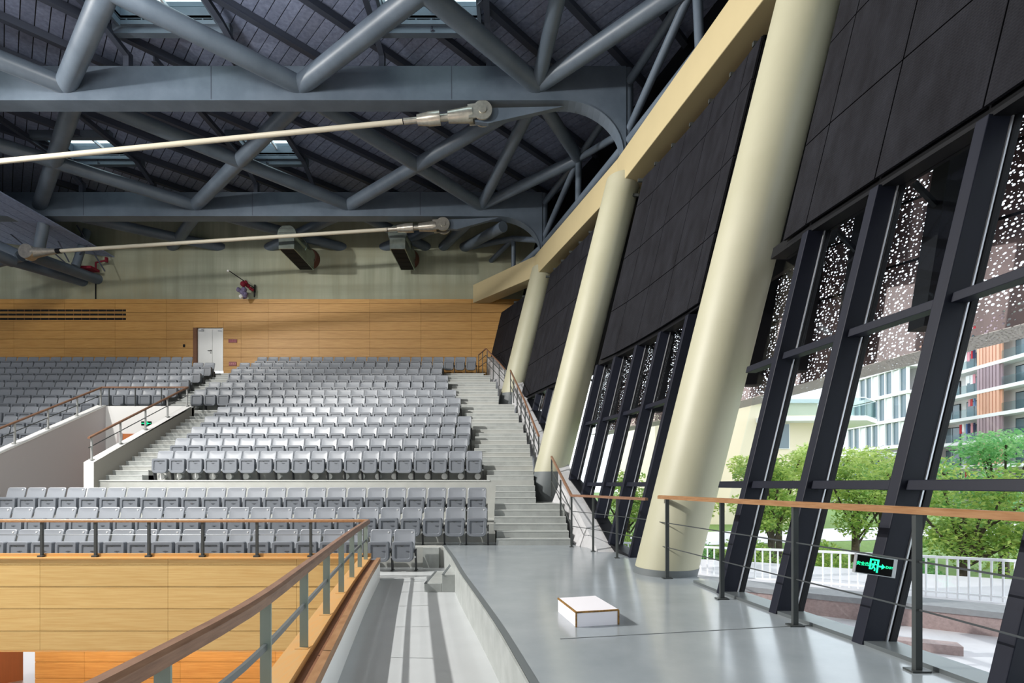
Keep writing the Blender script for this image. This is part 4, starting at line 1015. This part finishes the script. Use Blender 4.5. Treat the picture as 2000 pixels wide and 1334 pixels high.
# upper slab behind kerb
s=MB(); s.prism_z([(x,y+.1) for x,y in KP]+[(14,8),(9,10.5),(5.5,12.5),(2.8,13.5)],-1.3,-.48); tag(s.build('raised_walk',m_pave),'raised pale walk under the white balustrade',kind='structure')
bl=empty('balustrade',(6,9,-.45),'white metal balustrade with upright bars on the kerb outside','balustrade')
BP=[(2.4,11.9),(4.45,10.4),(5.6,9.6),(7.4,8.3),(9.2,6.9),(11,5.2)]
bz=lambda i,f:0
def bpt(u):   # u in segments
    i=min(int(u),len(BP)-2); f=u-i; return (BP[i][0]+(BP[i+1][0]-BP[i][0])*f,BP[i][1]+(BP[i+1][1]-BP[i][1])*f)
zb_=lambda u:-.62+.05*u
s=MB(); s.sweep([(*bpt(u*.5),zb_(u*.5)+.66) for u in range(11)],[(-.03,-.02),(.03,-.02),(.03,.02),(-.03,.02)]); s.build('top_rail',m_whitemetal,bl)
s=MB(); s.sweep([(*bpt(u*.5),zb_(u*.5)+.08) for u in range(11)],[(-.02,-.015),(.02,-.015),(.02,.015),(-.02,.015)]); s.build('bottom_rail',m_whitemetal,bl)
s=MB(); s.tube((0,0,.0),(0,0,.65),.016,8); BAR=s.build('baluster',m_whitemetal,bl,local=True); nb=0
L_=0; u=0.02; fb=True
while u<5:
    x,y=bpt(u); loc=(x-6,y-9,zb_(u)+.45)
    if fb: BAR.location=loc; fb=False
    else: child(BAR,bl,loc)
    i=min(int(u),4); seg=math.hypot(BP[i+1][0]-BP[i][0],BP[i+1][1]-BP[i][1]); u+=.135/seg
# perforated screen hung outside
ps=empty('perforated_screen',(4.6,8,4),'bronze perforated metal sunscreen hung outside the windows','sunscreen')
def uvpanel(name,mat,pts,parent):
    me=bpy.data.meshes.new(name); off=Vector(parent.location)
    me.from_pydata([tuple(Vector(p)-off) for p in pts],[],[(0,1,2,3)]); me.materials.append(mat)
    uv=me.uv_layers.new(); d1=(Vector(pts[1])-Vector(pts[0])).length; d2=(Vector(pts[3])-Vector(pts[0])).length; r=random.random()*5
    for i,(a,b) in enumerate(((0,0),(d1,0),(d1,d2),(0,d2))): uv.data[i].uv=(a+r,b)
    o=bpy.data.objects.new(name,me); COL.objects.link(o); o.parent=parent
    sm=o.modifiers.new('thick','SOLIDIFY'); sm.thickness=.006; return o
yy=[2.6+1.15*i for i in range(13)]
SO=1.5
sx=lambda Y,z,o:Fx(Y)+LEAN*z*.6+SO+.35+o
for i,(a,b) in enumerate(zip(yy[:-1],yy[1:])):
    m_=(a*.55+b*.45); zlev=[3.0,3.55,4.35,5.2,6.1]
    for z0,z1 in zip(zlev[:-1],zlev[1:]):
        uvpanel('screen_panel',m_perf,[(sx(a,z0,.0),a,z0),(sx(m_,z0,.32),m_,z0),(sx(m_,z1,.32),m_,z1),(sx(a,z1,.0),a,z1)],ps)
        uvpanel('screen_panel',m_perf,[(sx(m_,z0,.32),m_,z0),(sx(b,z0,0),b,z0),(sx(b,z1,0),b,z1),(sx(m_,z1,.32),m_,z1)],ps)
    for z0 in zlev[1:-1]:
        q=MB(); q.beam((sx(a,z0,-.01),a,z0),(sx(m_,z0,.31),m_,z0),.02,.03); q.beam((sx(m_,z0,.31),m_,z0),(sx(b,z0,-.01),b,z0),.02,.03); q.build('joint_rail',m_blackd,ps)
    uvpanel('soffit_panel',m_perf2,[(sx(a,2.7,-.1),a,2.98),(sx(b,2.7,-.1),b,2.98),(sx(b,2.7,.32),b,2.94),(sx(a,2.7,.32),a,2.94)],ps)
    s=MB(); s.hexa([(sx(b,2.9,-.30),b-.22,3.2),(sx(b,2.9,.0),b-.22,3.2),(sx(b,2.9,.0),b+.02,3.2),(sx(b,2.9,-.30),b+.02,3.2),(sx(b,6.1,-.30),b-.22,6.1),(sx(b,6.1,0),b-.22,6.1),(sx(b,6.1,0),b+.02,6.1),(sx(b,6.1,-.30),b+.02,6.1)]); s.build('support_fin',m_brown if 0 else m_blackd,ps)
    s=MB(); s.beam((sx(b,4.9,-.6),b-.1,4.9),(sx(b,4.9,-.02),b-.1,4.3),.05,.05); s.build('bracket_arm',m_blackd,ps)
# trees
_tree_thin=.7
def tree(x,y,h,r,mat,label,n=2600,leaf=.16,base=-1.3,lean=0.0,cz=None):
    t=empty('tree',(x,y,base),label,'tree','trees beyond the balustrade')
    s=MB(); top=Vector((x+lean,y,base+h*.62)); s.lathe((x,y,base),top-Vector((x,y,base)),[(0,.13),(h*.3,.1),(h*.6,.06)],8)
    blobs=[]
    for i in range(13):
        a=random.uniform(0,6.28); rr=random.uniform(.1,.75)*r; c=Vector((x+lean+rr*math.cos(a),y+rr*math.sin(a),base+h*random.uniform(.38,.9)))
        blobs.append((c,r*random.uniform(.24,.42))); s.tube(Vector((x,y,base+h*random.uniform(.18,.45))),c,.03,6)
    s.build('trunk',m_bark,t)
    vs=[];fs=[]
    for i in range(int(n*_tree_thin)):
        c,br=random.choice(blobs); d=Vector((random.gauss(0,1),random.gauss(0,1),random.gauss(0,1))).normalized()*br*(random.random()**.4); d.z*=.75
        p=c+d; a=Vector((random.uniform(-1,1),random.uniform(-1,1),random.uniform(-.6,.6))).normalized(); b=a.cross(Vector((random.uniform(-1,1),random.uniform(-1,1),random.uniform(-1,1)))).normalized()
        l=leaf*random.uniform(.6,1.3); k=len(vs); vs+= [p-a*l*.5,p+b*l*.22,p+a*l*.5,p-b*l*.22]; fs.append((k,k+1,k+2,k+3))
    q=MB(); q.add(vs,fs); fo=q.build('foliage',mat,t,recalc=False); fo['kind']='stuff'; return t
tree(10.4,11.8,3.3,2.1,m_leafB,'dense mid-green tree close behind the balustrade at the right edge',13000,.12)
tree(14.6,15.2,4.4,2.0,m_leafC,'fresh light-green feathery tree at the right edge, taller than its neighbours',8000,.14)
tree(13.0,18.0,4.1,2.0,m_leafA,'yellow-green tree seen through the window right of the sign mullion',8000,.15)
tree(12.4,21.5,4.6,2.1,m_leafA,'thin-trunked light tree seen in the second window from the right',8000,.17,lean=.3)
tree(10.6,15.8,3.5,1.5,m_leafB,'low green tree with forked trunk behind the sign',6000,.13)
tree(9.8,18.8,4.3,1.8,m_leafA,'leafy yellow-green tree against the cream building',9000,.15)
tree(7.8,15.4,3.6,1.4,m_leafB,'green tree beside the nearest column, left of the cream building window',7000,.13)
tree(5.9,17.5,3.3,1.3,m_leafA,'small tree partly hidden by the nearest column',4500,.15)
tree(4.4,19.5,3.2,1.5,m_leafB,'green tree seen between the columns low in the middle bay',4500,.16)
def shrub(x,y,h,r,mat,label,n):
    t=empty('shrub',(x,y,-1.3),label,'shrub','low shrubs behind the balustrade')
    s=MB()
    for k in range(6): s.tube((x,y,-1.3),(x+random.uniform(-.6,.6)*r,y+random.uniform(-.6,.6)*r,-1.3+h*random.uniform(.5,.9)),.015,5)
    s.build('stems',m_bark,t)
    vs=[];fs=[]
    for i in range(n):
        d=Vector((random.gauss(0,1),random.gauss(0,1),abs(random.gauss(0,1)))).normalized()*(random.random()**.35); p=Vector((x+d.x*r,y+d.y*r,-1.3+d.z*h))
        a=Vector((random.uniform(-1,1),random.uniform(-1,1),random.uniform(-.6,.9))).normalized(); b=a.cross(Vector((random.uniform(-1,1),random.uniform(-1,1),random.uniform(-1,1)))).normalized()
        l=.12*random.uniform(.6,1.3); k=len(vs); vs+=[p-a*l*.5,p+b*l*.22,p+a*l*.5,p-b*l*.22]; fs.append((k,k+1,k+2,k+3))
    q=MB(); q.add(vs,fs); fo=q.build('foliage',mat,t,recalc=False); fo['kind']='stuff'
shrub(11.6,10.2,1.25,1.2,m_leafB,'rounded green shrub behind the balustrade at the right edge of the window',4000)
shrub(9.3,12.4,1.15,1.1,m_leafC,'light green shrub behind the balustrade left of the dense tree',3500)
shrub(8.4,14.2,1.2,1.0,m_leafB,'dark shrub low behind the balustrade beneath the exit sign',3000)
shrub(6.6,14.6,1.2,1.1,m_leafB,'shrub behind the balustrade between the second and third mullions',3000)
shrub(5.2,15.0,1.2,1.0,m_leafC,'light shrub behind the balustrade next to the nearest column',3000)
shrub(3.6,15.6,1.3,1.1,m_leafB,'shrub seen low between the first two columns',2500)
# lamp post
t=empty('lamp_post',(14.9,22,-1.3),'slim grey lamp post among the trees outside','lamp post')
s=MB(); s.tube((14.9,22,-1.3),(14.9,22,2.1),.06,10); s.build('pole',m_kerbtop,t)
s=MB(); s.lathe((14.9,22,2.05),(0,0,1),[(0,.05),(.05,.14),(.12,.14),(.2,.04)],12); s.build('lantern',m_lamp,t)
# hedge-side path
s=MB(); s.hexa([(7,22,-1.29),(40,30,-1.29),(40,36,-1.29),(5,27,-1.29),(7,22,-1.27),(40,30,-1.27),(40,36,-1.27),(5,27,-1.27)]); tag(s.build('garden_path',m_pave),'pale path crossing the lawn behind the trees',kind='structure')
# cream building
cb=empty('cream_building',(15,34,-1.3),'plain cream rendered building with projecting glass balcony','building')
s=MB(); s.box(9.5,20.3,34,46,-1.3,6.75); s.build('body',m_creamwall,cb)
s=MB(); s.prism_z([(16.2,33),(22.6,32.6),(24.6,34.5),(24.6,38),(16.2,38)],5.45,5.75); s.build('balcony_slab',m_slabw,cb)
for a,b in (((16.4,33.05),(22.5,32.7)),((22.5,32.7),(24.5,34.5)),((24.5,34.5),(24.5,38))):
    s=MB(); s.beam((*a,6.35),(*b,6.35),.03,1.1); pn_=s.build('balcony_pane',m_balglass,cb)
    s=MB(); s.beam((*a,6.92),(*b,6.92),.06,.05); s.build('pane_rail',m_whitemetal,pn_)
for (x0,z0,w,h) in ((17.0,1.2,.9,1.5),(17.4,3.7,1.0,1.7),(12.5,1.2,1.0,1.5)):
    s=MB(); s.box(x0,x0+w,33.93,34.0,z0,z0+h); f=s.build('window',m_slabw,cb); s=MB(); s.box(x0+.06,x0+w-.06,33.9,33.94,z0+.06,z0+h-.06); s.build('pane',m_win,f)
s=MB(); s.box(9.3,20.5,33.8,46.2,6.75,7.0); s.build('roof',m_slabw,cb)
# apartment block, its long face almost parallel to the view direction
def apartments(name,label,X0,Ya,Yb,slabs,bay,pier_at,skew=.0,curtain=False,zb=-1.3):
    t=empty(name,(X0,Ya,-1.3),label,'building')
    fx=lambda Y:X0+skew*(Y-Ya)
    hh=slabs[1]-slabs[0]
    s=MB(); s.hexa([(fx(Ya)+1.6,Ya,zb),(fx(Ya)+3.2,Ya,zb),(fx(Yb)+3.2,Yb,zb),(fx(Yb)+1.6,Yb,zb),(fx(Ya)+1.6,Ya,slabs[-1]+hh),(fx(Ya)+3.2,Ya,slabs[-1]+hh),(fx(Yb)+3.2,Yb,slabs[-1]+hh),(fx(Yb)+1.6,Yb,slabs[-1]+hh)]); s.build('body',m_blockw,t)
    nb=max(1,int(round((Yb-Ya)/bay)))
    for z in slabs+[slabs[-1]+hh]:
        s=MB(); s.hexa([(fx(Ya)-.15,Ya-.2,z-.28),(fx(Ya)+1.7,Ya-.2,z-.28),(fx(Yb)+1.7,Yb+.2,z-.28),(fx(Yb)-.15,Yb+.2,z-.28),(fx(Ya)-.15,Ya-.2,z+.12),(fx(Ya)+1.7,Ya-.2,z+.12),(fx(Yb)+1.7,Yb+.2,z+.12),(fx(Yb)-.15,Yb+.2,z+.12)]); s.build('floor_slab',m_slabw,t)
    for fi,z in enumerate(slabs):
        for i in range(nb):
            a=Ya+(Yb-Ya)*i/nb; b=Ya+(Yb-Ya)*(i+1)/nb; xa,xb=fx(a),fx(b)
            if curtain:
                s=MB(); s.hexa([(xa+.15,a+.05,z+.2),(xa+.25,a+.05,z+.2),(xb+.25,b-.05,z+.2),(xb+.15,b-.05,z+.2),(xa+.15,a+.05,z+hh-.35),(xa+.25,a+.05,z+hh-.35),(xb+.25,b-.05,z+hh-.35),(xb+.15,b-.05,z+hh-.35)]); s.build('window',m_win if (i+fi)%3 else m_slabw,t)
                s=MB(); s.box(xa-.05,xa+.3,a-.06,a+.06,z+.1,z+hh-.28); s.build('mullion',m_slabw,t); continue
            k=(i+fi)%2; 
            if pier_at and i in pier_at:
                mat=m_terra if (fi+i)%2 else m_plum
                for q in range(7):
                    y0=a+(b-a)*(.05+.13*q); s=MB(); s.box(fx(y0)-.1,fx(y0)+.12,y0,y0+(b-a)*.09,z+.1,z+hh-.28); s.build('slat',mat,t)
                s=MB(); s.hexa([(xa+.12,a,z+.1),(xa+.3,a,z+.1),(xb+.3,b,z+.1),(xb+.12,b,z+.1),(xa+.12,a,z+hh-.28),(xa+.3,a,z+hh-.28),(xb+.3,b,z+hh-.28),(xb+.12,b,z+hh-.28)]); s.build('slat_backing',mat,t); continue
            s=MB(); w0=a+(b-a)*.25; w1=b-(b-a)*.12; s.box(fx(w0)+1.5,fx(w0)+1.62,w0,w1,z+.15,z+hh-.7); wn=s.build('window',m_blackd,t)
            s=MB(); s.box(fx(w0)+1.46,fx(w0)+1.52,w0+.1,(w0+w1)/2-.05,z+.2,z+hh-.8); s.box(fx(w0)+1.46,fx(w0)+1.52,(w0+w1)/2+.05,w1-.1,z+.2,z+hh-.8); s.build('pane',m_win,wn)
            s=MB(); s.hexa([(xa-.05,a+.1,z+.12),(xa,a+.1,z+.12),(xb,b-.1,z+.12),(xb-.05,b-.1,z+.12),(xa-.05,a+.1,z+1.1),(xa,a+.1,z+1.1),(xb,b-.1,z+1.1),(xb-.05,b-.1,z+1.1)]); s.build('balcony_pane',m_balglass,t)
            if (i*7+fi*3)%3:
                for q in range(3+(i+fi)%4):
                    y0=a+(b-a)*(.2+.12*q+random.uniform(0,.03)); s=MB(); s.box(fx(y0)+.5,fx(y0)+.55,y0,y0+random.uniform(.2,.34),z+hh-1.4-random.uniform(0,.5),z+hh-.6); s.build('laundry',random.choice(CL),t)
    return t
sl8=[.6+2.95*i for i in range(7)]
apartments('apartment_block','tall pale apartment block with slatted terracotta piers and glass balconies',54,44,72,sl8,3.5,(1,4,7),.10)
apartments('apartment_block.001','pale glazed apartment wing with white mullions beyond the trees',45.5,59,70.5,[5.9,9.0,12.1],1.15,None,.0,True,5.2)
apartments('apartment_block.002','lower pale balcony wing beneath the glazed one',46,60,76,[-.7,2.2],4.0,None,.0)
print('objects',len(bpy.data.objects),'seats',len(seats))
